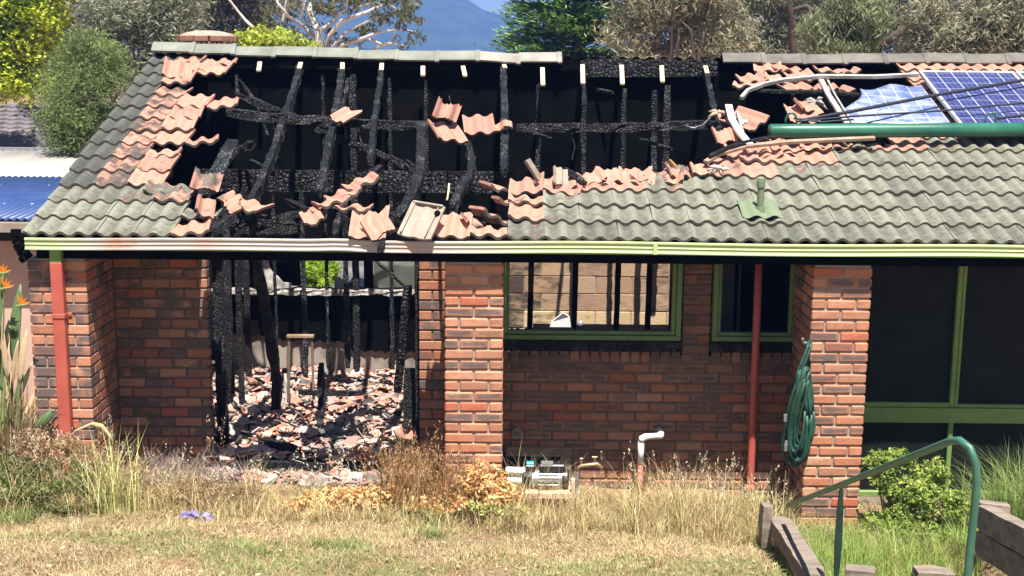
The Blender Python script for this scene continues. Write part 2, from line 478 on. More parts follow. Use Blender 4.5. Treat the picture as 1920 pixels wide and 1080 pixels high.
# brick pillar between the two windows
z = zw0 + 14 * CO; k = 0
while z + CO <= zt + .001:
    ws = [sw0 - wr - .02] if k % 2 else [(sw0 - wr - .02 - JT) / 2] * 2
    x = wr + .01
    for wv in ws:
        lay(x + wv / 2, YW + .048, z + CO / 2, wv, .10, BH, 'm', 2.4); x += wv + JT
    z += CO; k += 1
yb = YW + .10
core((PL[1] - .02, YW + IN, ZB), (xo0 - IN, yb, zt), 'l'); core((xo1 + IN, YW + IN, ZB), (PMx[0] + .02, yb, zt), 'r')
core((at(1060, 870, YW).x, YW + IN + .0005, ZB), (PRx[0] + .02, yb + .001, z_sold0 + .061), 'm')
core((PMx[1] - .02, YW + IN, at(1000, 848, YW).z), (at(1060, 870, YW).x - .0005, yb, z_sold0 + .06), 'm')
core((PMx[1] - .02, YW + IN + .001, ZB), (at(1060, 870, YW).x - .0005, yb - .001, ZB + .1), 'm')
core((wr + .015, YW + IN, z_sold0 + .064), (sw0 - .015, yb - .002, zt), 'm')
# the 300 bricks that show largest are pieces of their own
def px_of(b):
    c = b[1]; return proj((c[0], c[1] - b[2][1] / 2, c[2]))
inview = []; rest = []
for b in bricks:
    px, py = px_of(b)
    (inview if (0 <= px <= 1920 and py < 960) else rest).append(b)
inview.sort(key=lambda b: -b[0] - .0001 * px_of(b)[0])
rest += inview[298:]; inview = inview[:298]
for i, (pr, c, d, key) in enumerate(inview):
    o = mobj('brick', bmesh_for(*d, i % 3), None, WALLS[key][0]); o.location = c
    deep = 1.0 if c[1] > .35 else (.35 if c[1] > .14 and key == 'pl' else 0)  # recessed bricks darkened: their shade put into the tint with smoke stain
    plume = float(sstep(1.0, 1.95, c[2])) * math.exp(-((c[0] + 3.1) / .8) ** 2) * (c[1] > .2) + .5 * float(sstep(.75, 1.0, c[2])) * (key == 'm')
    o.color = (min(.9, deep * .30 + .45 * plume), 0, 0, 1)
    o.rotation_euler = (random.uniform(-.008, .008), random.uniform(-.008, .008), random.uniform(-.01, .01))
mb = MB()
for pr, c, d, key in rest: mb.box(c, d, (random.uniform(-.006, .006), random.uniform(-.006, .006), random.uniform(-.008, .008)))
o = mb.build('brickwork', MT['brick_i'], WALLS['m'][0], bevel=.006); o['kind'] = 'stuff'

# soot-black head beam under the eave, soffit, fascia
mb = MB(); mb.span((X0 + .06, .012, zt + .012), (X1, .10, ZE - .07)); mb.build('head_beam', MT['soot'], house)
g = N('dark_soffit'); MT['soffit'] = g.out((.03, .028, .025), .9, .1)
mb = MB(); mb.span((X0 + .05, .11, zt + .06), (xo0 - .02, .70, zt + .085)); mb.span((at(870, 470, .3).x, .11, zt + .06), (X1, .76, zt + .085)); mb.build('soffit', MT['soffit'], house)
mb = MB(); mb.span((X0 + .01, -.035, ZE - .115), (X1, -.008, ZE - .025)); mb.build('fascia', MT['greypaint'], house)

# gutter, with burnt paint in the middle
g = N('gutter_paint'); co = g.coord('World'); sx = g.n('SeparateXYZ'); g.l(co, sx.inputs[0])
mr = g.n('MapRange'); mr.inputs['From Min'].default_value = -4; mr.inputs['From Max'].default_value = 4; g.l(sx.outputs[0], mr.inputs[0])
fx = g.math('ADD', mr.outputs[0], g.math('MULTIPLY', g.math('SUBTRACT', g.noise(co, 2.5, 3), .5), .07))
gn = g.noise(g.coord('World', (1.2, 6, 6)), 3.0, 4)
green = g.mix(gn, (.37, .46, .20), (.48, .56, .28))
burnt = g.mix(gn, (.36, .31, .265), (.56, .52, .465))
burnt = g.mix(g.ramp(fx, [(.07, 0), (.10, 1), (.13, 0), (.16, 0), (.19, .5), (.22, 0), (.36, 0), (.40, .4), (.43, 0)]), burnt, (.55, .25, .18))
burnt = g.mix(g.ramp(gn, [(.58, 0), (.75, .55)]), burnt, (.22, .17, .13))
c = g.mix(g.ramp(fx, [(.035, 0), (.065, 1), (.42, 1), (.55, 0)]), green, burnt)
g.bump(g.noise(co, 25, 3), .1, .01); MT['gutter'] = g.out(c, .5, .4)
prof = [(0, 0), (0, .012), (.006, .022), (.006, .050), (0, .056), (.004, .066), (.004, .094), (-.004, .100), (-.004, .116), (.012, .122), (.014, .116), (.085, .100), (.085, 0)]
prof = [(-a, b * .80) for a, b in prof]
pts = []
for xx in np.arange(X0 + .02, X1, .12):
    dz = .006 * math.sin(xx * 2.1) + (.012 * math.exp(-((xx + 1.42) / .16) ** 2))
    dy = .004 * math.sin(xx * 3.7) - .012 * math.exp(-((xx + 1.42) / .12) ** 2)
    pts.append((xx, -.13 + dy, ZE - .094 + dz))
mb = MB()
mb.sweep(prof, pts)
gut = mb.build('gutter', MT['gutter'], house)
mb = MB(); p = at(1225, 463, -.14)
for px in (1225,): mb.span((at(px, 460, -.14).x, -.146, ZE - .093), (at(px, 460, -.14).x + .035, -.125, ZE + .002))
mb.build('gutter_joint', MT['gutter'], gut)
# crumpled verge end at the lower left corner
mb = MB()
for i in range(7):
    a = at(30 + i * 3, 440 + i * 7, -.05); mb.box(a, (.07, .05, .09), (i * .7, i * 1.1, i * .4))
mb.build('verge_end', MT['soot'], house)

# ------------------------------------------------------------------ roof tiles
TW, GA, TL, TT = .303, 4.443 / 14, .385, .025
def tile_mesh(name, u0=-TW / 2, u1=TW / 2, jag=None, seed=0, length=TL, thick=TT, amp=.0165):
    r = random.Random(seed); n = max(4, int(round((u1 - u0) / TW * 20)))
    us = [u0 + (u1 - u0) * i / n for i in range(n + 1)]; nv = 3
    def h(u):
        c = math.cos(2 * math.pi * (u / .1515)); return amp * (1.28 * c - .28 * c ** 3)
    lo = [0.0] * (n + 1); hi = [length] * (n + 1)
    if jag in ('hi', 'both'):
        q = r.uniform(.35, .75)
        for i in range(n + 1): q = min(1, max(.22, q + r.uniform(-.07, .07))); hi[i] = length * q
    if jag in ('lo', 'both'):
        q = r.uniform(.05, .15)
        for i in range(n + 1): q = min(.3, max(0, q + r.uniform(-.04, .04))); lo[i] = length * q
    V = []; F = []
    for i, u in enumerate(us):
        for j in range(nv + 1):
            v = lo[i] + (hi[i] - lo[i]) * j / nv
            nose = -.006 if j == 0 else 0
            V.append((u, v, h(u) + nose))
    K = len(V)
    for (a, b, c) in list(V): V.append((a, b, c - thick))
    m = nv + 1
    for i in range(n):
        for j in range(nv):
            a = i * m + j; F.append((a, a + m, a + m + 1, a + 1)); F.append((K + a, K + a + 1, K + a + m + 1, K + a + m))
        a = i * m; F.append((a, K + a, K + a + m, a + m)); a = i * m + nv; F.append((a, a + m, K + a + m, K + a))
    for j in range(nv):
        F.append((j, j + 1, K + j + 1, K + j)); a = n * m + j; F.append((a, K + a, K + a + 1, a + 1))
    me = bpy.data.meshes.new(name); me.from_pydata(V, [], F); me.update()
    bm = bmesh.new(); bm.from_mesh(me); bmesh.ops.recalc_face_normals(bm, faces=bm.faces); bm.to_mesh(me); bm.free()
    me.shade_smooth()
    try: me.set_sharp_from_angle(angle=math.radians(50))
    except Exception: pass
    me.materials.append(MT['tile']); me.materials.append(MT['tile_edge'])
    for p_ in me.polygons:
        if p_.normal.y < -.6: p_.material_index = 1
    return me
MT['tile_edge'] = m_var('grimy_shaded_edge', (.045, .042, .038), (.13, .105, .085), 9, .9, .1, .3, 60, rnd=True)  # dark front edges: shadow line under each course in the colour, plus grime
TILE = tile_mesh('tile')
BROKEN = [tile_mesh('broken_tile', jag='hi', seed=i) for i in range(5)] + [tile_mesh('broken_tile', u0=-TW / 2, u1=.02 + .04 * i, jag='both', seed=20 + i) for i in range(4)]
DEL = math.radians(5.2)
roof = MB()                                       # battens and lining under the tiles still lying
def front_under(xa, xb, va, vb, h=-.03):
    A = Vector((xa, YE, ZE)) + Vector((0, math.cos(RA), math.sin(RA))) * va + RN * h
    B = Vector((xb, YE, ZE)) + Vector((0, math.cos(RA), math.sin(RA))) * vb + RN * h
    roof.prism([A, (B.x, A.y, A.z), B, (A.x, B.y, B.z)], RN * -.012)
def vrow(r): return r * GA
# left remnant, right remnant (steps follow the burn line)
left_lim = [391, 380, 300, 252, 318, 322, 366, 352, 352, 400, 326, 362, 392, 340]
right_lim = [926, 962, 990, 1015, 1330, 1385, 1640, 1725, 1725, 1725, 1725, 1725, 1700, 1700]
for r_ in range(14):
    xl = atroof(left_lim[r_], proj((-3, YE + math.cos(RA) * vrow(r_), roofz(YE + math.cos(RA) * vrow(r_))))[1], 0).x
    front_under(X0 + .03, max(X0 + .3, xl - .17), vrow(r_), vrow(r_ + 1) + .02, -.03 - .0006 * (r_ % 2))
    xr = atroof(right_lim[r_], proj((3, YE + math.cos(RA) * vrow(r_), roofz(YE + math.cos(RA) * vrow(r_))))[1], 0).x
    front_under(xr + .16, X1, vrow(r_), vrow(r_ + 1) + .02, -.03 - .0006 * (r_ % 2))
roof_o = roof.build('roof', MT['soot'], house)
# rear slope: blackened waves of tile seen from below, and along the broken ridge
V = []; F = []
nu = 480
for i in range(nu + 1):
    u = X0 + (X1 - X0) * i / nu
    for j in range(15):
        v = j / 14; V.append((u, YR - .02 + v * 4.15, ZR + .030 - v * 4.15 * S + .016 * math.cos(2 * math.pi * u / .1515) + (.012 if j % 2 else 0)))
for i in range(nu):
    for j in range(14):
        a = i * 15 + j; F.append((a, a + 1, a + 16, a + 15))
K = len(V); V += [(a, b, c - .02) for a, b, c in V]; F += [tuple(K + q for q in f[::-1]) for f in F]
for i in range(nu): F.append((i * 15, i * 15 + 15, K + i * 15 + 15, K + i * 15))
me = bpy.data.meshes.new('rear_slope'); me.from_pydata(V, [], F); me.update()
o = mobj('rear_slope', me, MT['soot'], house)

def put_tile(r_, X, burn, kind, soot, me=None, dz=0, rot=(0, 0, 0), parent=None, name='tile', dv=0):
    o = link(bpy.data.objects.new(name, me or TILE))
    base = Vector((X, YE, ZE)) + Vector((0, math.cos(RA), math.sin(RA))) * (vrow(r_) + dv) + RN * (.040 + dz)
    o.location = base; o.rotation_euler = (RA - DEL + rot[0], rot[1], rot[2]); o.color = (burn, kind, soot, 1)
    adopt(o, parent if parent is not None else roof_o); return o
tr = random.Random(5)
ntile = 0
for r_ in range(14):
    off = 0 if r_ % 2 == 0 else 0
    yv = YE + math.cos(RA) * vrow(r_); zrow = roofz(yv)
    c = 0
    while True:
        X = X0 + .155 + c * .305; c += 1
        if X > X1: break
        px, py = proj((X, yv, zrow))
        pw = 69 * 10.6 / (yv + 10.7)
        if px > 2110: break
        burn = kind = soot = None; me = None; rot = [tr.uniform(-.02, .012), tr.uniform(-.018, .018), tr.uniform(-.016, .016)]; dz = tr.uniform(0, .006)
        if px - pw * .35 < left_lim[r_] and px < 500:
            d = (left_lim[r_] - px) / pw                       # tiles from the burn edge
            coln = c - 1
            if r_ <= 1: burn, kind, soot = .34 - .13 * d + tr.uniform(-.05, .05), .05, .32
            elif r_ == 2: burn, kind, soot = .40 - .12 * d, .3, .35
            else: burn, kind, soot = (.82 if coln >= 2 else (.56 if coln == 1 else -.05)) + tr.uniform(-.16, .12), .85, tr.uniform(.14, .36) if coln >= 1 else .30
            if r_ == 0 and d < 1.3: burn = .75
            if d < .6:
                if tr.random() < .65: me = tr.choice(BROKEN[:5]) if tr.random() < .5 else None
                rot = [tr.uniform(-.10, .06), tr.uniform(-.16, .10), tr.uniform(-.12, .12)]; dz = tr.uniform(0, .02)
            if r_ == 10 and coln == 3: me = BROKEN[1]
        elif px + pw * .35 > right_lim[r_]:
            d = (px - right_lim[r_]) / pw
            if r_ >= 7:
                burn, kind, soot = .85, .5, .25
            else:
                lim = [0, .5, .6, 2.6, 2.4, 2.6, 1.4][r_]
                burn = (.72 if d < lim else .30 - .08 * (d - lim)) + tr.uniform(-.09, .07)
                if r_ in (4, 5, 6) and d > lim + 2: burn = tr.uniform(-.05, .12)
                burn = max(-.2, burn); kind, soot = (.0 if r_ else .22) + tr.choice([0, 0, .08, .16, .3]), (.18 if r_ else .34) + tr.choice([-.05, 0, .05, .12, .2])
            if d < .6 and r_ < 7:
                rot = [tr.uniform(-.10, .05), tr.uniform(-.12, .12), tr.uniform(-.12, .12)]; dz = tr.uniform(0, .025)
                if tr.random() < .6: me = tr.choice(BROKEN[:5])
        else: continue
        put_tile(r_, X, burn, kind, soot, me, dz, rot); ntile += 1
# surviving salmon tiles hanging just under the ridge, right of the hole
for (px, py, m_, rz) in [(1415, 152, 0, .05), (1460, 150, 1, -.1), (1505, 148, None, .02), (1440, 132, 2, -.15), (1478, 131, None, .1), (1555, 133, 1, .0), (1590, 135, 3, .1), (1500, 168, 2, .2), (1545, 168, None, -.1), (1580, 170, 0, .12), (1400, 160, 4, -.3)]:
    p = atroof(px, py, .03); o = link(bpy.data.objects.new('tile', TILE if m_ is None else BROKEN[m_]))
    o.location = p; o.rotation_euler = (RA - .12 + tr.uniform(-.2, .2), tr.uniform(-.15, .15), rz); o.color = (tr.uniform(.85, 1.1), .6, tr.uniform(.12, .42), 1); adopt(o, roof_o)
    ntile += 1
# broken tiles along the burn line above the right eave
for (px, py, m_, rx, ry, rz, b) in [(952, 348, 5, -.2, .3, .5, 1), (985, 352, 0, .1, -.1, -.1, 1), (1035, 340, 2, -.3, .2, .2, 1), (1055, 352, 1, .1, .1, -.2, .9), (1110, 335, 3, .2, -.3, .3, 1), (1135, 338, 6, -.2, .2, -.4, 1),
        (1160, 330, 1, .3, 0, .2, 1.05), (1188, 334, 0, .1, .1, -.1, .95), (1215, 330, 4, -.2, .2, .15, .8), (1250, 335, 2, .1, -.2, -.2, .6), (1290, 330, 7, .2, .2, .3, .5), (1360, 305, 1, .1, .3, -.1, .9), (1330, 322, 6, .3, .1, .2, .8),
        (1395, 292, 0, .2, .1, .1, .9), (1440, 285, 2, .1, -.1, .1, .9), (1480, 280, None, .05, .05, .04, .9), (1530, 272, 3, .2, .1, -.1, .8), (1570, 268, 1, .1, -.1, .1, .5), (1610, 268, 4, .1, .2, -.1, .2), (965, 372, 3, -.3, .3, .4, .9), (935, 398, 0, -.3, .5, .5, .6), (905, 420, 6, .1, .4, .6, .5)]:
    p = atroof(px, py + 8, .045); o = link(bpy.data.objects.new('broken_tile', TILE if m_ is None else BROKEN[m_]))
    o.location = p; o.rotation_euler = (RA - DEL + rx, ry, rz); o.color = (b, .3, tr.uniform(.15, .48), 1); adopt(o, roof_o); ntile += 1
for (px, py, m_, rx, ry, rz, b) in [(420, 385, 6, .2, .5, -.8, .6), (450, 378, 0, -.2, .3, -.25, .8), (385, 360, 7, .6, .4, .3, .5), (300, 352, 1, .1, .1, 0, .35), (395, 405, 5, .2, .6, .4, .7), (330, 138, 2, .4, .3, .3, .9), (375, 122, 0, .1, .1, -.1, .8), (416, 112, 1, .05, -.1, 0, .7)]:
    p = atroof(px, py + 8, .05); o = link(bpy.data.objects.new('broken_tile', BROKEN[m_]))
    o.location = p; o.rotation_euler = (RA - DEL + rx, ry, rz); o.color = (b, .3, tr.uniform(.2, .5), 1); adopt(o, roof_o); ntile += 1
# ridge caps
def ridge_mesh(L, mt):
    a = [(-.140, -.058), (-.125, -.036), (-.052, .024), (-.03, .036), (0, .041), (.03, .036), (.052, .024), (.125, -.036), (.140, -.058)]
    mb = MB(); out = [(y, z) for y, z in a]; inn = [(y * .9, z - .018) for y, z in a[::-1]]
    ring = out + inn; n = len(ring); rows = []
    for (x, s_) in ((-L / 2, 1.15), (-L / 2 + .05, 1.15), (-L / 2 + .055, 1.0), (L / 2, .98)):
        rows.append([(x, y * s_, z * s_) for y, z in ring])
    vs = [p for r in rows for p in r]; fs = []
    for i in range(3):
        for j in range(n): fs.append((i * n + j, i * n + (j + 1) % n, (i + 1) * n + (j + 1) % n, (i + 1) * n + j))
    fs.append(tuple(range(n))); fs.append(tuple(range(3 * n, 4 * n))[::-1])
    mb.add(vs, fs); me = mb.mesh('ridge_cap'); me.materials.append(mt); return me
RMS = [ridge_mesh(.475, m_var('ridge_paint', (.125, .132, .108), (.215, .222, .19), 4, .7, .3, .25, 50, rnd=True)), ridge_mesh(.475, m_var('ridge_scorched', (.17, .145, .12), (.33, .30, .265), 4, .7, .3, .25, 50, rnd=True)), ridge_mesh(.475, m_var('ridge_smoked', (.075, .068, .060), (.16, .145, .125), 4, .7, .3, .25, 50, rnd=True))]
ry_ = [77, 80, 84, 88, 93, 92, 95, 99, 102, 100, 103, 104]
rx0 = at(292, 85, YR).x; xc = rx0 + .22; i = 0
while True:
    px, py = proj((xc, YR, ZR + .05))
    if px > 2120: break
    if px < 1075 or px > 1355:
        o = link(bpy.data.objects.new('ridge_cap', RMS[0 if px < 870 else (1 if px < 1100 else 2)])); lift = .065 - .010 * sstep(600, 300, px) if px < 600 else .05
        lift = float(np.interp(px, [290, 480, 760, 940, 960, 1100, 1380, 1900], [.115, .085, .055, .035, .04, .025, .05, .075]))
        o.location = (xc, YR, ZR + lift + tr.uniform(-.010, .010)); o.rotation_euler = (tr.uniform(-.03, .03), tr.uniform(-.02, .02) + (-.05 if 900 < px < 960 else 0), tr.uniform(-.012, .012) + math.pi)
        o.color = (-.4, .12, .12, 1) if px < 870 else ((.05, .35, .25, 1) if px < 1100 else (-.4, .55, .2, 1)); adopt(o, roof_o)
    xc += .452; i += 1
# chimney just behind the ridge
chp = at(390, 73, 4.75); chim = empty('chimney', (chp.x, 4.75, 3.0), parent=house)
MB().box((chp.x, 4.75, 3.2), (.42, .42, .9)).build('chimney_stack', MT['brick_i'], chim)
for j, (rr, zz, hh) in enumerate(((.345, chp.z + .005, .065), (.33, chp.z - .065, .065))):
    for k in range(12):
        a = 2 * math.pi * (k + .5 * j) / 12
        mbb = MB().box((chp.x + rr * .84 * math.cos(a), 4.75 + rr * .84 * math.sin(a), zz), (.11, .150, hh), (0, 0, a))
        mbb.build('cap_brick', MT['brick_i'], chim, bevel=.006)
mb = MB(); rg = []
for (rr, dz) in ((.32, 0), (.26, .028), (.16, .05), (.05, .058)):
    rg.append([(chp.x + rr * math.cos(2 * math.pi * k / 16), 4.75 + rr * math.sin(2 * math.pi * k / 16), chp.z + .036 + dz + .004 * math.sin(k * 3)) for k in range(16)])
mb.add([p for r in rg for p in r], [(i * 16 + k, i * 16 + (k + 1) % 16, (i + 1) * 16 + (k + 1) % 16, (i + 1) * 16 + k) for i in range(3) for k in range(16)] + [tuple(range(48, 64))])
mb.build('mortar_dome', m_var('cap_mortar', (.26, .19, .15), (.36, .28, .23), 10, .9, .1, .4, 40), chim, smooth=True)

# green flue vent pipe through the right tiles
g_ = m_var('vent_green_paint', (.13, .165, .095), (.17, .205, .125), 6, .6, .3, .1, 40)
vp = atroof(1425, 395, .05); vent = empty('vent_pipe', vp, parent=house)
topz = at(1425, 340, vp.y).z
mb = MB().tube([vp - Vector((0, 0, .05)), (vp.x, vp.y, topz - .05)], .029, 14); mb.build('pipe', g_, vent, smooth=False)
mb = MB().tube([(vp.x, vp.y, topz - .055), (vp.x, vp.y, topz - .048), (vp.x, vp.y, topz)], [.031, .037, .037], 14); 
for k in range(10):
    a = 2 * math.pi * k / 10; mb.box((vp.x + .032 * math.cos(a), vp.y + .032 * math.sin(a), topz + .012), (.008, .008, .024))
mb.build('pipe_cap', g_, vent)
MB().tube([vp - Vector((0, 0, .02)), vp + Vector((0, 0, .035))], [.048, .040], 14).build('collar', g_, vent)
V = []; F = []
for i in range(13):
    for j in range(7):
        u = -.17 + .34 * i / 12; v = -.15 + .34 * j / 6
        q = vp + Vector((u, 0, 0)) + Vector((0, math.cos(RA), math.sin(RA))) * v + RN * (.014 + .016 * math.cos(2 * math.pi * (vp.x + u - X0 - .155) / .1515))
        V.append(q)
for i in range(12):
    for j in range(6): a = i * 7 + j; F.append((a, a + 7, a + 8, a + 1))
MB().add(V, F).build('flashing', g_, vent, smooth=True)

# ------------------------------------------------------------------ windows in the front wall
GP = MT['greypaint']
def frame_rect(mb, x0, x1, z0, z1, y, t, d):
    mb.span((x0, y, z0), (x1, y + d, z0 + t)); mb.span((x0, y + .001, z1 - t), (x1, y + d - .001, z1))
    mb.span((x0, y + .0015, z0 + t), (x0 + t, y + d - .0015, z1 - t)); mb.span((x1 - t, y + .0015, z0 + t), (x1, y + d - .0015, z1 - t))
zwt = zt - .005
win = empty('window', ((wl + wr) / 2, YW, zs), parent=house)
mb = MB(); frame_rect(mb, wl, wr - .005, zs, zwt, YW - .03, .045, .10); mb.build('frame', GP, win, bevel=.004)
mb = MB(); frame_rect(mb, wl + .047, wr - .052, zs + .047, zwt - .046, YW - .005, .035, .05); mb.build('sash', GP, win, bevel=.003)
mb = MB(); mb.span((wl - .0, YW - .05, z_sold1 - .003), (wr + .01, YW + .09, zs - .004)); mb.build('sill', MT['char'], win)
gl = N('broken_glass'); gl.b.inputs['Transmission Weight'].default_value = .9; gl.out((.25, .22, .2), .2, .5)
mb = MB(); r = random.Random(3); x = wl + .09
zz = zs + .083
while x < wr - .10:
    wv = r.uniform(.02, .07); h_ = r.choice([0, 0, .012, .02, .03]) 
    if h_: mb.prism([(x, YW + .012, zz), (x + wv, YW + .012, zz), (x + wv * r.random(), YW + .012, zz + h_)], (0, .004, 0))
    x += wv
mb.build('glass_shards', MT['black'], win)['kind'] = 'stuff'
win2 = empty('window', ((sw0 + sw1) / 2, YW, zs), parent=house)
mb = MB(); frame_rect(mb, sw0 + .004, sw1, zs, zwt, YW - .03, .045, .10); mb.build('frame', GP, win2, bevel=.004)
mb = MB(); frame_rect(mb, sw0 + .051, sw1 - .047, zs + .047, zwt - .046, YW - .004, .030, .05); mb.build('sash', GP, win2, bevel=.003)
mb = MB(); mb.span((sw0 - .008, YW - .045, z_sold1 - .003), (sw1 + .01, YW + .09, zs - .004)); mb.build('sill', MT['char'], win2)
# room behind the small window: sooty lining and a pale door edge
mb = MB(); mb.span((sw0 - .2, 2.2, -.1), (PRx[1], 2.25, 2.3)); mb.build('inner_wall', MT['soot'], house)
pl = at(1362, 560, 1.9); mb = MB(); mb.span((at(1347, 560, 1.9).x, 1.9, 0), (at(1376, 560, 1.9).x, 1.94, 1.95)); mb.span((at(1384, 560, 1.9).x, 1.9, 0), (at(1388, 560, 1.9).x, 1.94, 1.95))
mb.build('door_jamb', m_var('smoked_paint', (.09, .08, .085), (.15, .13, .13), 4, .8, .2, .1, 20), house)
# tall windows at the right
yw3 = .55
rw = empty('window', (3.6, yw3, 0), parent=house)
xa = PRx[1] - .03; xm = at(1795, 640, yw3); zr1 = at(1700, 755, yw3).z; zr0 = at(1700, 792, yw3).z; ztop = zt + .02; zbot = -.22; xend = 6.2
mb = MB(); mb.span((xa, yw3, ztop - .03), (xend, yw3 + .09, ztop + .02)); mb.span((xa, yw3 - .012, zr0), (xend, yw3 + .09, zr1 - .045)); mb.span((xa, yw3 + .002, zr1 - .043), (xm.x - .03, yw3 + .08, zr1)); mb.span((xm.x + .045, yw3 + .002, zr1 - .043), (xend, yw3 + .08, zr1 - .012))
mb.span((xm.x - .03, yw3 - .004, zr1 - .04), (xm.x + .012, yw3 + .085, ztop - .032)); mb.span((xm.x + .016, yw3 - .002, zr1 - .04), (xm.x + .045, yw3 + .085, ztop - .033)); mb.span((xm.x - .02, yw3 + .003, zbot), (xm.x + .022, yw3 + .08, zr0 - .002)); mb.span((xa, yw3 + .001, zbot), (xend, yw3 + .08, zbot + .05))
mb.build('frame', m_var('fresh_green_paint', (.13, .215, .055), (.19, .29, .085), 5, .5, .35, .12, 40), rw, bevel=.004)
for (a, b, z0_, z1_) in ((xa, xm.x - .028, zr1 - .01, ztop - .02), (xm.x + .043, xend, zr1 - .02, ztop - .02), (xa, xm.x - .018, zbot + .04, zr0 + .01), (xm.x + .02, xend, zbot + .04, zr0 + .01)):
    MB().span((a, yw3 + .04, z0_), (b, yw3 + .045, z1_)).build('screen_pane', MT['screen'], rw)
# plinth, side walls, slab
mb = MB(); mb.span((PRx[1] - .03, yw3 + .0, -.5), (X1, yw3 + .3, zbot)); mb.build('window_plinth', MT['mortar'], house)
MB().span((X0 + .02, YW + .03, -.5), (X0 + .13, 8, roofz(YW) - .12)).build('side_wall', MT['mortar'], house); MB().span((X1 - .12, YW, -.5), (X1, 8, 2.2)).build('side_wall', MT['mortar'], house)
gm = MB()
gm.prism([(X0 + .03, YW + .03, roofz(YW) - .14), (X0 + .03, YR, ZR - .1), (X0 + .03, 8.0, roofz(.22) - .05), (X0 + .03, 8.0, 2.0), (X0 + .03, YW + .03, 2.0)], (.08, 0, 0)); gm.build('gable_wall', MT['mortar'], house)
mb = MB(); mb.span((X0 + .14, YW + .02, -.5), (X1 - .13, 8.0, -.03)); mb.build('floor_slab', m_var('ashy_slab', (.05, .045, .04), (.13, .115, .10), 3, .95, .1, .4, 20), house)
# damp band of bricks at the plinth
# ------------------------------------------------------------------ access hatch, wall vent
h0 = at(950, 838, YW - .02); h1 = at(1071, 856, YW - .02)
hat = empty('access_hatch', (h0.x, YW, h1.z), parent=house)
mb = MB(); mb.span((h0.x, YW - .025, h1.z), (h1.x, YW + .02, h0.z)); mb.build('board', MT['wood'], hat)
mb = MB(); mb.span((at(1052, 870, YW).x, YW - .022, at(1052, 905, YW).z), (h1.x, YW + .02, h1.z - .003)); mb.build('stile', MT['wood'], hat)
vt = at(969, 810, YW); 
mb = MB(); prof_ = [(-.043, -.05), (.043, -.05), (.043, .01), (.036, .034), (.02, .048), (0, .052), (-.02, .048), (-.036, .034), (-.043, .01)]
mb.prism([(vt.x + a, YW - .035, vt.z + b) for a, b in prof_], (0, .05, 0)); vo = mb.build('wall_vent', m_var('vent_plastic', (.17, .155, .13), (.24, .22, .19), 8, .6, .3, .1, 40), house, bevel=.004)
mb = MB(); mb.span((vt.x - .02, YW - .039, vt.z - .03), (vt.x - .012, YW - .03, vt.z + .02)); mb.span((vt.x + .008, YW - .039, vt.z - .03), (vt.x + .016, YW - .03, vt.z + .02)); mb.span((vt.x - .013, YW - .0385, vt.z - .008), (vt.x + .01, YW - .031, vt.z - .002)); mb.build('vent_slot', MT['black'], vo)

# ------------------------------------------------------------------ downpipes
a = at(104, 492, -.09); b = at(124, 815, -.09)
dp = empty('downpipe', (b.x, -.09, b.z), parent=house)
q0 = (a.x, -.06, a.z); q1 = (at(122, 830, -.06).x + .0, -.06, -.35)
mb = MB(); mb.sweep([(-.05, -.035), (.05, -.035), (.05, .035), (-.05, .035)], [q0, (a.x, -.06, .8), (a.x, -.06, -.35)], up=(0, 1, 0)); mb.build('pipe', MT['redpipe'], dp, bevel=.006)
mb = MB(); mb.sweep([(-.047, -.033), (.047, -.033), (.047, .033), (-.047, .033)], [(a.x, -.06, ZE - .10), (a.x, -.06, a.z - .002)], up=(0, 1, 0)); mb.build('pipe_top', m_var('outlet_green', (.13, .22, .05), (.18, .28, .07), 6, .5, .4, .05, 30), dp, bevel=.005)
zb_ = at(106, 593, -.09).z
mb = MB(); mb.span((a.x - .055, -.102, zb_ - .018), (a.x + .055, -.02, zb_ + .018)); mb.span((a.x + .05, -.014, zb_ - .014), (a.x + .085, .002, zb_ + .014)); mb.build('strap', MT['redpipe'], dp, bevel=.003)
YD = .60; a = at(1425, 490, YD); b = at(1410, 905, YD)
dp2 = empty('downpipe', (a.x, .1, b.z), parent=house)
mb = MB(); mb.tube([(a.x - .01, YD, zt + .05), (a.x - .005, YD, .9), (a.x, YD, -.12), (a.x, YD, -.36)], .034, 14); mb.build('pipe', MT['redpipe'], dp2, smooth=True)
mb = MB(); mb.tube([(a.x, YD, -.20), (a.x, YD, -.13)], .041, 14); mb.build('pipe_socket', MT['redpipe'], dp2, smooth=True)

# ------------------------------------------------------------------ charred timber
def charbar(pts, wd, dp, up=(0, 0, 1), jit=.006, seg=.08, seed=0, taper=None):
    """swept timber with an uneven burnt surface"""
    r = random.Random(seed); P = [Vector(p) for p in pts]; Q = []
    for i in range(len(P) - 1):
        n = max(1, int((P[i + 1] - P[i]).length / seg))
        Q += [P[i].lerp(P[i + 1], k / n) for k in range(n)]
    Q.append(P[-1]); mb = MB(); up = Vector(up); n = len(Q)
    pr = [(-.5, -.5), (0, -.5), (.5, -.5), (.5, 0), (.5, .5), (0, .5), (-.5, .5), (-.5, 0)]
    for i, p in enumerate(Q):
        t = (Q[min(i + 1, n - 1)] - Q[max(i - 1, 0)]).normalized(); sd = t.cross(up).normalized(); u2 = sd.cross(t)
        k = 1.0 if taper is None else lerp(taper[0], taper[1], i / max(1, n - 1))
        if i in (0, n - 1): k *= .8
        for a, b in pr:
            mb.v.append(tuple(p + sd * (a * wd * k + r.uniform(-jit, jit)) + u2 * (b * dp * k + r.uniform(-jit, jit))))
    for i in range(n - 1):
        for j in range(8):
            a = i * 8 + j; b = i * 8 + (j + 1) % 8; mb.f.append((a, b, b + 8, a + 8))
    mb.f.append(tuple(range(8))[::-1]); mb.f.append(tuple((n - 1) * 8 + j for j in range(8)))
    return mb
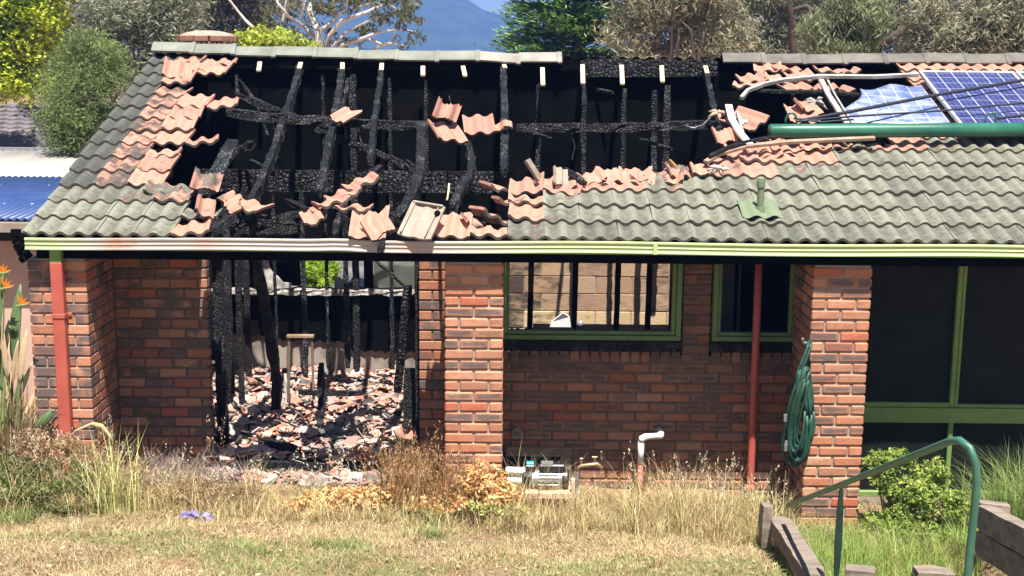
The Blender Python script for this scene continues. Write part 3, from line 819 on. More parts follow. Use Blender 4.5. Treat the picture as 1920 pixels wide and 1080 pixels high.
def rp(px, py, h=-.07): return atroof(px, py, h)
raf = [([(565, 118), (548, 180), (530, 235), (508, 300), (490, 345), (466, 388)], .058, .11), ([(641, 132), (634, 190), (622, 250), (610, 310), (601, 362)], .065, .11),
       ([(654, 150), (645, 190), (638, 228)], .032, .08), ([(716, 132), (708, 190), (700, 250), (695, 312)], .052, .11), ([(714, 312), (690, 338)], .04, .06),
       ([(790, 232), (789, 290), (788, 325), (776, 362), (752, 402), (742, 412)], .082, .10), ([(868, 250), (878, 280), (885, 305), (880, 335), (862, 362), (848, 392)], .066, .10),
       ([(943, 128), (945, 190), (946, 260), (944, 326)], .070, .11), ([(1320, 125), (1330, 170), (1338, 210), (1348, 245), (1358, 278)], .055, .11),
       ([(437, 265), (420, 300), (398, 345), (372, 372)], .13, .06), ([(478, 268), (440, 285), (410, 312), (372, 348)], .03, .08), ([(1095, 125), (1094, 200)], .03, .07)]
for i, (pp, w_, d_) in enumerate(raf):
    charbar([rp(*q) for q in pp], w_, d_, up=tuple(RN), seed=i, jit=.009, seg=.06).build('rafter', MT['charfine'], house)
# unburnt pale rafter ends under the ridge
for (x0_, y0_, x1_, y1_) in [(488, 113, 485, 133), (564, 118, 561, 129), (642, 116, 642, 130), (716, 119, 715, 132), (793, 125, 793, 142), (868, 125, 872, 143), (944, 119, 947, 128), (1017, 128, 1018, 160), (1092, 114, 1093, 157), (1165, 115, 1167, 158), (1240, 114, 1242, 154), (1320, 115, 1326, 138)]:
    MB().sweep([(-.024, -.012), (.024, -.012), (.024, .012), (-.024, .012)], [rp(x0_, y0_, -.02), rp(x1_, y1_, -.02)], up=tuple(RN)).build('rafter_end', MT['blond'], house, bevel=.003)
# ridge beam, under-purlins, ceiling beam, studs
charbar([at(1088, 128, 4.02), at(1345, 128, 4.02)], .05, .19, seed=31).build('ridge_beam', MT['charbig'], house)
charbar([at(440, 118, 4.04), at(1086, 122, 4.04)], .05, .12, seed=32).build('ridge_beam', MT['soot'], house)
yp = 2.5
charbar([at(425, 212, yp), at(520, 222, yp), at(700, 232, yp), at(800, 238, yp)], .09, .085, seed=33, jit=.012).build('purlin', MT['charfine'], house)
charbar([at(968, 240, yp), at(1150, 240, yp), at(1342, 234, yp)], .09, .085, seed=34, jit=.012).build('purlin', MT['charfine'], house)
charbar([at(442, 176, 2.9), at(470, 188, 2.8), at(545, 216, 2.6), at(640, 262, 2.4), at(705, 285, 2.3), at(780, 322, 2.2)], .06, .055, seed=35, jit=.014).build('brace', MT['charfine'], house)
charbar([at(443, 140, 3.2), at(446, 178, 3.1)], .03, .03, seed=36, up=(0, 1, 0)).build('strut', MT['charfine'], house)
charbar([at(448, 148, 3.2), at(480, 190, 3.0), at(505, 262, 2.6), at(532, 322, 2.4)], .022, .022, seed=37, up=(0, 1, 0)).build('strut', MT['charfine'], house)
yc = 3.55
charbar([at(366, 337, yc), at(640, 340, yc), at(936, 342, yc)], .07, .235, seed=38, jit=.006).build('ceiling_beam', MT['charbig'], house)
charbar([at(455, 425, .9), at(560, 425, .9)], .08, .13, seed=39).build('wall_plate', MT['char'], house)
charbar([at(560, 398, .9), at(500, 412, 1.0), at(440, 440, 1.2)], .05, .05, seed=40).build('wall_plate', MT['char'], house)
for (px, y0_, y1_, Y_, wd) in [(605, 135, 700, 3.9, .03), (661, 135, 690, 3.95, .07), (730, 140, 700, 3.85, .038), (798, 150, 330, 3.9, .03), (1010, 148, 480, 3.7, .045), (1096, 140, 470, 3.6, .05), (1171, 140, 470, 3.6, .048), (1229, 140, 470, 3.55, .06), (1252, 140, 470, 3.7, .07), (510, 330, 700, 3.8, .025), (565, 360, 700, 3.4, .05), (646, 380, 690, 3.3, .055)]:
    a = at(px, y0_, Y_); b = at(px + (0 if px < 900 else 0), y1_, Y_)
    charbar([(a.x, Y_, min(a.z, roofz(Y_) - .12)), (a.x + .01, Y_, max(b.z, -.05))], wd, wd * .9, up=(0, 1, 0), seed=int(px), jit=.009).build('stud', MT['charfine'], house)
cr = random.Random(44)
for i in range(26):
    px = cr.uniform(410, 920); py = cr.uniform(372, 436); L_ = cr.uniform(20, 70); an = cr.uniform(-1.2, 1.2)
    charbar([atroof(px, py, -.10 - cr.random() * .25), atroof(px + L_ * math.cos(an), min(438, py + L_ * .5 * math.sin(an)), -.08 - cr.random() * .25)], cr.uniform(.02, .06), cr.uniform(.02, .05), up=tuple(RN), seed=300 + i, jit=.006).build('burnt_batten', MT['charfine' if i % 2 else 'char'], house)
for i, (x0_, y0_, x1_, y1_) in enumerate([(600, 250, 640, 268), (760, 300, 800, 330), (1000, 250, 1040, 262), (1110, 165, 1150, 175), (820, 350, 900, 362), (690, 410, 760, 398), (470, 300, 520, 330), (1200, 260, 1260, 280)]):
    charbar([atroof(x0_, y0_, -.3), atroof(x1_, y1_, -.25)], .03, .03, up=tuple(RN), seed=340 + i).build('burnt_batten', MT['charfine'], house)
for i, pp in enumerate([[(508, 215), (520, 262), (516, 300)], [(842, 180), (850, 215), (846, 260)], [(1070, 240), (1078, 275), (1072, 300)], [(672, 240), (676, 262), (684, 280)]]):
    MB().tube([atroof(x_, y_, -.2) for x_, y_ in pp], .006, 5).build('hanging_wire', MT['charfine'], house)
# burnt timbers leaning inside the left room
charbar([at(470, 440, 1.0), at(487, 520, 1.15), at(505, 620, 1.35), at(520, 720, 1.6), at(516, 790, 1.75)], .085, .07, up=(0, 1, 0), seed=51, jit=.012).build('leaning_stud', MT['char'], house)
charbar([at(765, 535, 2.2), at(757, 620, 2.3), at(745, 735, 2.5)], .085, .05, up=(0, 1, 0), seed=52).build('leaning_stud', MT['charbig'], house)
charbar([at(686, 470, 2.4), at(720, 503, 2.4), at(760, 538, 2.4)], .03, .03, seed=53).build('strut', MT['charfine'], house)
for (px, w_, Y_) in [(410, .10, 1.0), (428, .07, 2.9), (448, .05, 2.0), (463, .06, 3.5)]:
    a = at(px, 560, Y_); charbar([(a.x, Y_, 2.2), (a.x, Y_, -.05)], w_, .06, up=(0, 1, 0), seed=int(px)).build('stud', MT['char'], house)
charbar([(xo1 - .02, YW + .16, 2.05), (xo1 - .02, YW + .16, -.05)], .05, .07, up=(0, 1, 0), seed=77).build('stud', MT['char'], house)
# spine wall: black head lining, sill with ash, lower lining
zl = at(600, 462, YS).z
mb = MB(); mb.span((X0 + .15, YS + .10, zl), (X1 - .2, YS + .14, ZR - .12)); mb.build('spine_head', MT['soot'], house)
xs0, xs1 = at(400, 560, YS).x, at(786, 560, YS).x
zsill = at(600, 545, YS).z
charbar([(xs0, YS - .02, zsill), (xs1, YS - .02, zsill)], .22, .055, seed=60, jit=.012).build('sill_plate', m_var('ash_covered_timber', (.03, .028, .026), (.50, .46, .42), 22, .9, .1, .9, 50), house)
g = N('scorched_plaster'); co = g.coord('World'); n_ = g.noise(co, 3.5, 5)
c = g.ramp(n_, [(.3, (.10, .085, .08)), (.5, (.30, .25, .21)), (.7, (.40, .33, .28))]); c = g.mix(g.ramp(g.noise(co, 60, 2), [(.70, 0), (.76, 1)]), c, (.5, .45, .4))
MT['plaster'] = g.out(c, .9, .1)
mb = MB(); mb.span((xs0, YS + .03, -.05), (xs1 + .5, YS + .06, zsill - .03)); mb.build('lower_lining', MT['plaster'], house)
# dark sheet standing in for the cast shadow below the sill, lower edge ragged
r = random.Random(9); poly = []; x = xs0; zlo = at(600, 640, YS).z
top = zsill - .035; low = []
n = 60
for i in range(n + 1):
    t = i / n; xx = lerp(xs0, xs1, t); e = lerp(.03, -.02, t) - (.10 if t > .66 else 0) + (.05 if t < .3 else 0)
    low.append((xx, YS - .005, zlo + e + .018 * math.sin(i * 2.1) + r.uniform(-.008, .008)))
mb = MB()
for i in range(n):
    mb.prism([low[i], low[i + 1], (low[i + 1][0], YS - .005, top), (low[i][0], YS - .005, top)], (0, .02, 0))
mb.build('sill_shadow_sheet', MT['soot'], house)
# dark mullions in the rear opening
for (px, w_) in [(430, .10), (470, .05), (690, .10), (783, .07)]:
    a = at(px, 500, YS); MB().span((a.x - w_ / 2, YS + .01, zsill), (a.x + w_ / 2, YS + .08, zl + .05)).build('mullion', MT['soot'], house)
a = at(520, 500, YS); MB().span((at(492, 500, YS).x, YS + .02, zsill + .05), (at(562, 500, YS).x, YS + .05, zl + .05)).build('burnt_panel', MT['soot'], house)
g = N('rear_glass'); g.b.inputs['Transmission Weight'].default_value = .75; MT['rglass'] = g.out((.45, .50, .42), .05, .5)
MB().span((at(700, 500, YS).x, YS + .03, zsill + .02), (at(780, 500, YS).x, YS + .036, zl + .05)).build('pane', MT['rglass'], house)
# rear wall of inner-leaf brick behind the large window
g = N('smoked_inner_brick'); co = g.coord('World'); n_ = g.noise(co, 1.7, 5)
oi_ = g.n('SeparateColor'); g.l(g.n('ObjectInfo').outputs['Color'], oi_.inputs[0])
c = g.mix(oi_.outputs[0], (.34, .215, .15), (.64, .49, .29))
c = g.mix(g.ramp(n_, [(.4, .35), (.6, 0)]), c, (.46, .28, .14))
st_ = g.math('ADD', g.noise(g.coord('World', (1, 1, 2.2)), 5, 6, .7), g.math('MULTIPLY', g.math('SUBTRACT', oi_.outputs[1], .45), .55))
c = g.mix(g.ramp(st_, [(.46, 0), (.68, .92)]), c, (.050, .040, .036))
fine = g.noise(g.coord('World', (.35, 1, 5)), 28, 4, .7); c = g.mix(g.ramp(fine, [(.55, 0), (.75, .5)]), c, (.10, .07, .05))
g.bump(fine, .6, .012)
MT['inner'] = g.out(c, .9, .1)
rwx0, rwx1 = at(930, 560, YS).x, at(1300, 560, YS).x
iw = MB().span((rwx0 - .3, YS + .012, -.05), (rwx1 + .4, YS + .10, zl - .004)).build('rear_wall', MT['mortar'], house)
zj = at(1110, 583, YS).z; BHk = .203
z = zj - 4 * BHk; k = 0
while z < zl - .03:
    x = rwx0 - .3 - (.2 if k % 2 else 0)
    while x < rwx1 + .3:
        a, b = max(x, rwx0 - .3), min(x + .41, rwx1 + .38)
        if b - a > .05 and z > -.3:
            px, py = proj(((a + b) / 2, YS, z + .1)); top_ = min(z + BHk - .008, zl - .006)
            o = MB().span((a + .004, YS + .004 - random.uniform(0, .006), z), (b - .004, YS + .08, top_)).build('block', MT['inner'], iw, bevel=.005)
            o.color = (random.uniform(.75, 1) if z < zj - .05 else random.uniform(.0, .30), .22 + max(0, min(1, (1060 - px) / 120)) * .6 + random.uniform(0, .30) * (z > zj - .05), random.random(), 1)
        x += .41
    z += BHk; k += 1
for (px0, px1) in [(997, 990), (1080, 1074), (1160, 1153), (1219, 1212)]:
    a = at(px0, 490, 1.0); b = at(px1, 612, 1.0); charbar([(a.x, 1.0, 2.05), (b.x, 1.0, -.05)], .048, .05, up=(0, 1, 0), seed=px0, jit=.003).build('stud', MT['soot'], house)
# partition between the two burnt rooms and linings that keep the inside dark
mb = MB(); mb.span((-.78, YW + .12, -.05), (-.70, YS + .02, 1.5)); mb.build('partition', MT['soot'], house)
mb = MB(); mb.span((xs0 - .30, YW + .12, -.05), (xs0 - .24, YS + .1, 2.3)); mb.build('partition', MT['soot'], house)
# carport posts carrying the rear slope
for xx in (-3.7, -.4, 3.0, 6.0): MB().span((xx, 7.75, -.2), (xx + .1, 7.85, roofz(.3) + .02)).build('carport_post', MT['greypaint'], house)
# ================================================================== THINGS ON THE ROOF
# loose tiles lying on the burnt rafters
def loose(px, py, m_, rot, burn, label, soot=.15, h=.06, group=None):
    o = link(bpy.data.objects.new('roof_tile' if m_ is None else 'broken_roof_tile', TILE if m_ is None else BROKEN[m_]))
    o.location = atroof(px, py, h); o.rotation_euler = (RA + rot[0], rot[1], rot[2]); o.color = (burn, .4, soot + .12, 1)
    return tag(o, label, 'roof tile', 'loose tiles on the burnt rafters')
loose(850, 262, None, (.05, .15, .42), 1.2, 'salmon roof tile tilted left, largest of the row resting mid-rafter', h=.10)
loose(900, 248, None, (.05, -.05, .08), 1.2, 'broken salmon tile in the middle of the row resting mid-rafter', h=.07)
loose(948, 240, 6, (.1, -.35, -.12), 1.2, 'pointed salmon shard at the right end of the row resting mid-rafter', h=.06)
loose(628, 378, 3, (-.3, -.2, .5), .7, 'small broken tile wedged inside the slanting stack', .4, h=.09)
loose(834, 236, 7, (.7, .5, .3), 1.1, 'small salmon fragment lying on top of the tilted tile mid-rafter', h=.16)
loose(636, 232, 5, (.0, .35, -.45), 1.2, 'single small salmon tile piece hanging alone on a charred rafter', h=.05)
loose(618, 388, 1, (-.30, -.30, .30), .8, 'lowest left tile of the slanting broken stack above the gutter', h=.05)
loose(648, 366, 0, (-.30, -.36, .30), .7, 'middle tile of the slanting broken stack above the gutter', .3, h=.08)
loose(682, 344, 2, (-.30, -.38, .30), .75, 'topmost tile of the slanting broken stack above the gutter', .3, h=.10)
loose(660, 390, 3, (-.28, .05, -.1), .6, 'dark rimmed broken tile under the slanting stack', .35, h=.05)
loose(606, 414, 5, (-.1, -.25, .3), 1.1, 'salmon tile fragment just above the white stretch of gutter', h=.04)
loose(688, 445, 0, (.35, .05, .0), 1.3, 'upright salmon tile standing in the gutter left of the pale tile', h=.05)
loose(732, 448, 7, (.3, -.2, .5), 1.3, 'triangular salmon shard in the gutter beside the pale tile', h=.05)
loose(846, 442, 2, (.2, .05, -.05), 1.0, 'salmon tile lying in the gutter right of the pale tile', .3, h=.04)
loose(1425, 232, None, (-.1, -.45, .65), .9, 'pinkish tile propped at an angle left of the green pipe', .3, h=.12)
loose(1525, 208, 1, (.2, .2, .6), .85, 'scorched tile caught under the burnt panel frame', .4, h=.1)
loose(1510, 228, 2, (.2, .0, .1), .9, 'broken salmon tile lying just above the green pipe', .35, h=.05)
loose(1375, 275, 7, (.3, .1, .3), 1.1, 'small round-edged salmon fragment beside the bent lower rail', h=.08)
pale = m_var('pale_underside', (.24, .195, .155), (.36, .305, .25), 7, .85, .15, .2, 40)
PT = tile_mesh('roof_tile', seed=3, amp=.010); PT.materials.clear(); PT.materials.append(pale)
ptr = empty('roof_tile', atroof(776, 444, .07), 'pale cream tile turned upside down in the gutter', 'roof tile', 'loose tiles on the burnt rafters'); ptr.rotation_euler = (RA + .42, .10, -.36)
def ptc(mb, nm, mt, bevel=.004):
    o = link(bpy.data.objects.new(nm, mb.mesh(nm, bevel=bevel))); o.data.materials.append(mt); o.parent = ptr
V = []; F = []
for i in range(21):
    u = -.15 + .015 * i; hh = .009 * math.cos(u * 42) - .007 * (abs(u) < .05)
    V += [(u, 0, hh), (u, .34, hh + .01), (u, .34, hh - .012), (u, 0, hh - .022)]
for i in range(20):
    a = 4 * i; F += [(a + j, a + (j + 1) % 4, a + 4 + (j + 1) % 4, a + 4 + j) for j in range(4)]
F += [(0, 1, 2, 3), (83, 82, 81, 80)]
ptc(MB().add(V, F), 'plate', pale, 0); ptc(MB().box((0, .335, .022), (.27, .018, .03)), 'rim', pale); ptc(MB().box((-.12, .17, .018), (.018, .32, .016)), 'rib', pale); ptc(MB().box((.095, .17, .016), (.012, .32, .012)), 'rib', pale)
ptc(MB().tube([(.11, .26, .01), (.11, .26, .035)], [.030, .022], 12), 'burnt_knob', MT['soot'])
o = link(bpy.data.objects.new('broken_roof_tile', PT)); o.location = atroof(1052, 345, .08); o.rotation_euler = (RA + .6, .3, .4); o.scale = (.45, .45, 1)
tag(o, 'white fragment of tile lying on the burn line above the right eave', 'roof tile', 'loose tiles on the burnt rafters')
o = link(bpy.data.objects.new('timber_offcut', MB().sweep([(-.03, -.02), (.03, -.02), (.03, .02), (-.03, .02)], [atroof(988, 300, .2), atroof(1012, 338, .05)], up=tuple(RN)).mesh('timber_offcut', bevel=.004)))
o.data.materials.append(MT['wood']); tag(o, 'short brown timber end sticking up from the broken tiles', 'timber')
o = charbar([atroof(1255, 300, .1), atroof(1275, 322, .05)], .03, .03, seed=5).build('timber_offcut', m_var('half_burnt_wood', (.05, .035, .02), (.36, .20, .07), 9, .8, .2, .3, 40)); tag(o, 'small half-burnt orange stick on the burn line', 'timber')
o = charbar([atroof(1060, 318, .1), atroof(1098, 345, .06)], .05, .05, seed=6).build('charred_stick', MT['charbig']); tag(o, 'short charred stick lying on salmon tiles by the white fragment', 'timber')
# more burnt timbers at the eave
for i, (a_, b_, w_, lab) in enumerate([((392, 440), (458, 392), .07, 'charred batten propped behind the left broken eave tiles'), ((735, 410), (712, 470), .05, 'charred rafter foot hanging over the gutter left of the pale tile'), ((640, 385), (628, 440), .05, 'charred rafter foot below the slanting tile stack'), ((560, 400), (520, 412), .06, 'burnt curled timber above the kinked gutter'), ((842, 345), (838, 375), .012, 'thin pale nail strip beside the bent rafter')]):
    o = charbar([atroof(*a_, -.02), atroof(*b_, -.03)], w_, w_, seed=60 + i).build('charred_timber', MT['char'] if i < 4 else MT['blond']); tag(o, lab, 'timber')

# solar panels
g = N('solar_cells'); co = g.coord('Object'); sx = g.n('SeparateXYZ'); g.l(co, sx.inputs[0])
def gridline(sock, n, wd):
    f = g.math('FRACT', g.math('MULTIPLY', sock, n)); d = g.math('ABSOLUTE', g.math('SUBTRACT', f, .5)); return g.math('GREATER_THAN', d, .5 - wd)
ln = g.math('MAXIMUM', gridline(sx.outputs[0], 6 / .98, .035), gridline(sx.outputs[1], 10 / 1.63, .018))
bus = gridline(sx.outputs[0], 18 / .98, .03)
vor = g.n('TexVoronoi', i_Scale=14.0); g.l(co, vor.inputs['Vector'])
cell = g.mix(g.ramp(vor.outputs['Distance'], [(0, 0), (.8, 1)]), (.024, .030, .105), (.042, .048, .15))
c = g.mix(g.math('MULTIPLY', bus, .35), cell, (.4, .4, .5)); c = g.mix(ln, c, (.36, .37, .43)); MT['cells'] = g.out(c, .15, .5)
def solar(name, corners, label, h=.13):
    """corners TL, TR, BR, BL as pixels on the roof"""
    P = [atroof(*q, h) for q in corners]; c_ = sum(P, Vector()) / 4
    root = empty(name, c_, label, 'solar panel', 'solar panels on the roof')
    ux = (P[1] - P[0]).normalized(); 
    n_ = RN; uy = n_.cross(ux).normalized()
    W = (P[1] - P[0]).length
    return root, P, ux, uy, n_, W
def panel_at(X, v0, label, W=1.0, L=1.66, h=.14):
    A = Vector((X + W / 2, YE, ZE)) + Vector((0, math.cos(RA), math.sin(RA))) * (v0 + L / 2) + RN * h
    root = empty('solar_panel', A, label, 'solar panel', 'solar panels on the roof'); root.rotation_euler = (RA, 0, 0)
    def ch(mb, nm, mt, bevel=0):
        o = link(bpy.data.objects.new(nm, mb.mesh(nm, bevel=bevel))); o.data.materials.append(mt); o.parent = root; return o
    ch(MB().box((0, 0, .012), (W - .02, L - .02, .012)), 'cells', MT['cells'])
    f = .028
    for (c_, d_) in (((0, L / 2 - f / 2, .01), (W, f, .04)), ((0, -L / 2 + f / 2, .01), (W, f, .04)), ((W / 2 - f / 2, 0, .0102), (f, L - 2 * f, .0398)), ((-W / 2 + f / 2, 0, .0102), (f, L - 2 * f, .0398))):
        ch(MB().box(c_, d_), 'frame', MT['whitealu'], .003)
    return root
MT['whitealu'] = m_var('bright_aluminium', (.60, .58, .56), (.72, .70, .68), 10, .45, .4, .05, 40, .2)
pt = atroof(1722, 137, .14); vt_ = (pt - Vector((0, YE, ZE))).dot(Vector((0, math.cos(RA), math.sin(RA)))); xt = pt.x
panel_at(xt, vt_ - 1.66, 'intact blue solar panel, large one at the right above the green pipe')
panel_at(xt + 1.03, vt_ - 1.66, 'blue solar panel cut off by the right edge of the picture')
# melted panel: buckled cell sheet hanging in its empty frame
root = empty('solar_panel', atroof(1680, 200, .1), 'buckled half-melted solar panel with crazed bluish white sheet', 'solar panel', 'solar panels on the roof')
gs = N('crazed_solar_sheet'); co = gs.coord('UV') if False else gs.coord('Object')
n_ = gs.noise(co, 5, 5); g = gs; sx = g.n('SeparateXYZ'); g.l(co, sx.inputs[0])
cc = g.mix(g.ramp(n_, [(.35, 0), (.62, .75)]), (.06, .09, .24), (.30, .34, .40)); l2 = g.math('MAXIMUM', gridline(sx.outputs[0], 6.1, .03), gridline(sx.outputs[1], 6.1, .03)); cc = g.mix(g.math('MULTIPLY', l2, .6), cc, (.55, .6, .72)); g.bump(n_, .4, .02); MT['crazed'] = g.out(cc, .3, .5)
TLp, TRp, BRp, BLp = (1612, 166), (1726, 157), (1784, 232), (1578, 230)
V = []; F = []; nn = 12
for i in range(nn + 1):
    for j in range(nn + 1):
        s_, t_ = i / nn, j / nn
        px = lerp(lerp(TLp[0], TRp[0], s_), lerp(BLp[0], BRp[0], s_), t_); py = lerp(lerp(TLp[1], TRp[1], s_), lerp(BLp[1], BRp[1], s_), t_)
        px += 10 * math.sin(t_ * 7) * (1 - s_) ** 3; py += 4 * math.sin(s_ * 9) * (1 - t_) ** 2
        V.append(atroof(px, py, .10 + .03 * math.sin(3 * s_ + 4 * t_) * (1 - s_)))
for i in range(nn):
    for j in range(nn): a = i * (nn + 1) + j; F.append((a, a + 1, a + nn + 2, a + nn + 1))
mb = MB().add(V, F); ob = mb.build('cell_sheet', MT['crazed'], root, smooth=True); md = ob.modifiers.new('thickness', 'SOLIDIFY'); md.thickness = .006
def strip(pts, wd, th, name, label=None, mat=None, parent=None, h=.12, cat='rail', up=None):
    P = [atroof(q[0], q[1], q[2] if len(q) > 2 else h) for q in pts]
    o = MB().sweep([(-wd / 2, -th / 2), (wd / 2, -th / 2), (wd / 2, th / 2), (-wd / 2, th / 2)], P, up=up or tuple(RN)).build(name, mat or MT['alu'], parent, bevel=.003)
    if label: tag(o, label, cat, 'burnt panel mounting rails')
    return o
strip([(1535, 141), (1553, 178), (1588, 232)], .055, .03, 'frame', parent=root, h=.14)
strip([(1547, 141), (1565, 178), (1598, 232)], .02, .03, 'frame', parent=root, h=.135)
strip([(1390, 184), (1402, 170), (1432, 158), (1470, 150), (1540, 143), (1640, 144), (1722, 140)], .038, .04, 'mounting_rail', 'long bent rail arching over the salmon tiles under the ridge', h=.18)
strip([(1420, 170), (1480, 172), (1540, 172), (1612, 178)], .05, .03, 'mounting_rail', 'dark straight rail below the arched rail', MT['char'], h=.12)
strip([(1323, 304), (1350, 288), (1400, 274), (1480, 266), (1640, 259)], .05, .03, 'mounting_rail', 'bent lower rail running under the green pipe', m_var('rusty_rail', (.20, .13, .09), (.38, .28, .21), 7, .7, .3, .2, 30), h=.14)
strip([(1330, 293), (1365, 276), (1400, 266), (1445, 257)], .03, .03, 'mounting_rail', 'thin dark rail curling above the bent lower rail', MT['char'], h=.18)
strip([(1366, 198), (1372, 225), (1388, 250), (1406, 272)], .07, .03, 'mounting_rail', 'pale twisted upright strip left of the propped tile', MT['whitealu'], h=.16)
strip([(1382, 210), (1390, 240), (1400, 270)], .02, .03, 'mounting_rail', 'thin grey strip next to the pale twisted strip', h=.15)
# tangled melted insulation
for i, (px, py, lab) in enumerate([(1392, 228, 'white melted fluff beside the pale twisted strip'), (1530, 190, 'grey melted clump under the empty panel frame'), (1350, 212, 'brown melted clump at the right edge of the roof hole'), (1350, 318, 'pale melted clump on the tiles under the bent lower rail')]):
    rr = random.Random(i); mb = MB(); p = atroof(px, py, .1)
    for k in range(9):
        d = Vector((rr.uniform(-1, 1), rr.uniform(-.6, .6), rr.uniform(-.5, .5))); mb.tube([p + d * .02, p + d * .07, p + d * .13 + Vector((0, 0, -.02))], [.018, .022, .004], 6)
    tag(mb.build('melted_debris', m_var('melt%d' % i, [(.5, .48, .45), (.22, .2, .19), (.30, .2, .13), (.45, .36, .3)][i], [(.7, .68, .65), (.4, .38, .36), (.5, .36, .25), (.62, .55, .5)][i], 20, .8, .2, .5, 50), smooth=True), lab, 'debris')
# dark green pipe and cables
gp = empty('green_pipe', atroof(1690, 255, .05), 'thick dark green pipe lying across the roof below the solar panels', 'pipe')
A = atroof(1442, 246, .17); B = atroof(1920, 243, .17); dirp = (B - A).normalized(); Bx = B + dirp * .9
MB().tube([A, A + dirp * .012, A + dirp * .5, A + dirp * 1.5, Bx], [.060, .068, .068, .068, .068], 20).build('tube', MT['greenpipe'], gp, smooth=True)
for px in (1483, 1857):
    c_ = atroof(px, 236, .19); pts = [c_ + Vector((.052 * math.cos(t), 0, .05 + .072 * math.sin(t))) for t in np.linspace(-.5, math.pi + .4, 12)]
    MB().tube(pts, .011, 8).build('hoop', MT['greenpipe'], gp, smooth=True)
def cable(pts, r, label, mat='cable', h=.2):
    P = [atroof(q[0], q[1], q[2] if len(q) > 2 else h) for q in pts]; Q = []
    for i in range(len(P) - 1):
        Q += [P[i].lerp(P[i + 1], k / 5) for k in range(5)]
    Q.append(P[-1]); o = MB().tube(Q, r, 7).build('cable', MT[mat], smooth=True); tag(o, label, 'cable', 'cables across the panels')
cable([(1500, 226), (1580, 212), (1740, 181), (1920, 150), (2000, 138)], .018, 'thick dark cable rising to the right across the solar panels', h=.24)
cable([(1495, 228), (1600, 218), (1760, 208), (1920, 193), (2000, 186)], .010, 'thinner dark cable just above the green pipe', h=.24)
cable([(1488, 222), (1540, 229), (1600, 224)], .010, 'short slack cable tied round the left hoop of the pipe', h=.24)
cable([(1870, 222), (1920, 216), (2000, 210)], .014, 'dark cable starting at the right hoop of the pipe', h=.24)
cable([(1285, 235, .0), (1310, 237, .0), (1330, 222, .02), (1342, 203, .05)], .006, 'thin wire curving at the right end of the purlin', 'charw', .0) if False else None
P = [atroof(*q, .0) for q in [(1285, 236), (1300, 240), (1318, 234), (1332, 220), (1342, 204)]]
tag(MB().tube(P, .006, 6).build('wire', MT['metalgrey'], smooth=True), 'thin grey wire curving down beside the right bent rafter', 'wire')

# ================================================================== INSIDE THE LEFT ROOM
def rubble():
    n = 8000; xs = RNG.uniform(xs0 - .15, -.80, n); ys = RNG.uniform(.35, 3.95, n)
    k = ys < .75; xs[k] = RNG.uniform(xo0 - .1, xo1 + .05, k.sum())
    hz = .02 + .17 * np.abs(np.sin(xs * 2.3 + 1) * np.cos(ys * 1.7)) + .0 * ys + .05 * np.abs(np.sin(xs * 5 + ys * 4))
    hz = hz * (1 - .65 * sstep(2.3, 3.8, ys))
    zs_ = hz + RNG.uniform(-.05, .04, n) - .03
    zs_ = np.where(ys < .7, -.09 + .1 * (zs_ - zs_.min()), zs_)
    V = []; F = []
    for i in range(n):
        m = random.choice((4, 5, 5, 6)); R = random.choice((.018, .025, .035, .05, .07, .09)) * random.uniform(.8, 1.2); a0 = random.uniform(0, 6.28)
        rx, ry_, = random.gauss(0, .38), random.gauss(0, .38); t = random.uniform(.006, .015); el = random.uniform(.5, 1)
        mt = Euler((rx, ry_, a0)).to_matrix(); c = Vector((xs[i], ys[i], zs_[i])); k = len(V)
        ring = [Vector((R * math.cos(6.283 * j / m + random.uniform(-.3, .3)), el * R * math.sin(6.283 * j / m), 0)) * random.uniform(.75, 1.1) for j in range(m)]
        V += [tuple(c + mt @ (q + Vector((0, 0, t)))) for q in ring] + [tuple(c + mt @ q) for q in ring]
        F.append(tuple(range(k, k + m))); F += [(k + j, k + m + j, k + m + (j + 1) % m, k + (j + 1) % m) for j in range(m)]
    me = bpy.data.meshes.new('rubble'); me.from_pydata(V, [], F); me.update()
    bm = bmesh.new(); bm.from_mesh(me); bmesh.ops.recalc_face_normals(bm, faces=bm.faces); bm.to_mesh(me); bm.free()
    g = N('tile_rubble'); r_ = g.n('NewGeometry').outputs['Random Per Island']; co = g.coord('Object')
    c = g.ramp(r_, [(0, (.48, .235, .175)), (.24, (.56, .34, .265)), (.48, (.58, .46, .385)), (.70, (.42, .37, .33)), (.80, (.16, .145, .135)), (.87, (.035, .033, .033)), (.95, (.40, .125, .09))], 'CONSTANT')
    c = g.mix(g.ramp(g.noise(co, 25, 4), [(.45, .0), (.75, .5)]), c, (.07, .062, .057)); c = g.mix(g.ramp(g.noise(g.coord('World'), 2.6, 4), [(.45, 0), (.68, .75)]), c, (.20, .185, .175)); g.bump(g.noise(co, 50, 3), .4, .006)
    o = mobj('rubble', me, g.out(c, .9, .15)); tag(o, 'heap of broken roof tiles and ash covering the burnt room floor', 'rubble', kind='stuff')
rubble()
def beam(name, pts, w_, d_, label, mat='char', seed=1, up=(0, 0, 1), cat='timber'):
    o = charbar(pts, w_, d_, seed=seed, up=up).build(name, MT[mat]); tag(o, label, cat); return o
beam('charred_beam', [at(488, 828, .95), at(560, 848, .80)], .10, .09, 'short black charred beam lying on the rubble at the room front', 'charbig', 81)
beam('charred_beam', [at(430, 870, .72), at(520, 872, .70), at(620, 880, .68)], .14, .10, 'long sooty beam lying across the front of the rubble', 'char', 82)
beam('charred_beam', [at(600, 690, 2.6), at(605, 720, 2.3), at(600, 800, 1.5)], .06, .07, 'black beam leaning out of the rubble right of the metal frame', 'char', 83)
beam('charred_beam', [at(690, 775, 1.7), at(770, 782, 1.6)], .07, .07, 'charred beam half buried in rubble beside the brick return', 'char', 84)
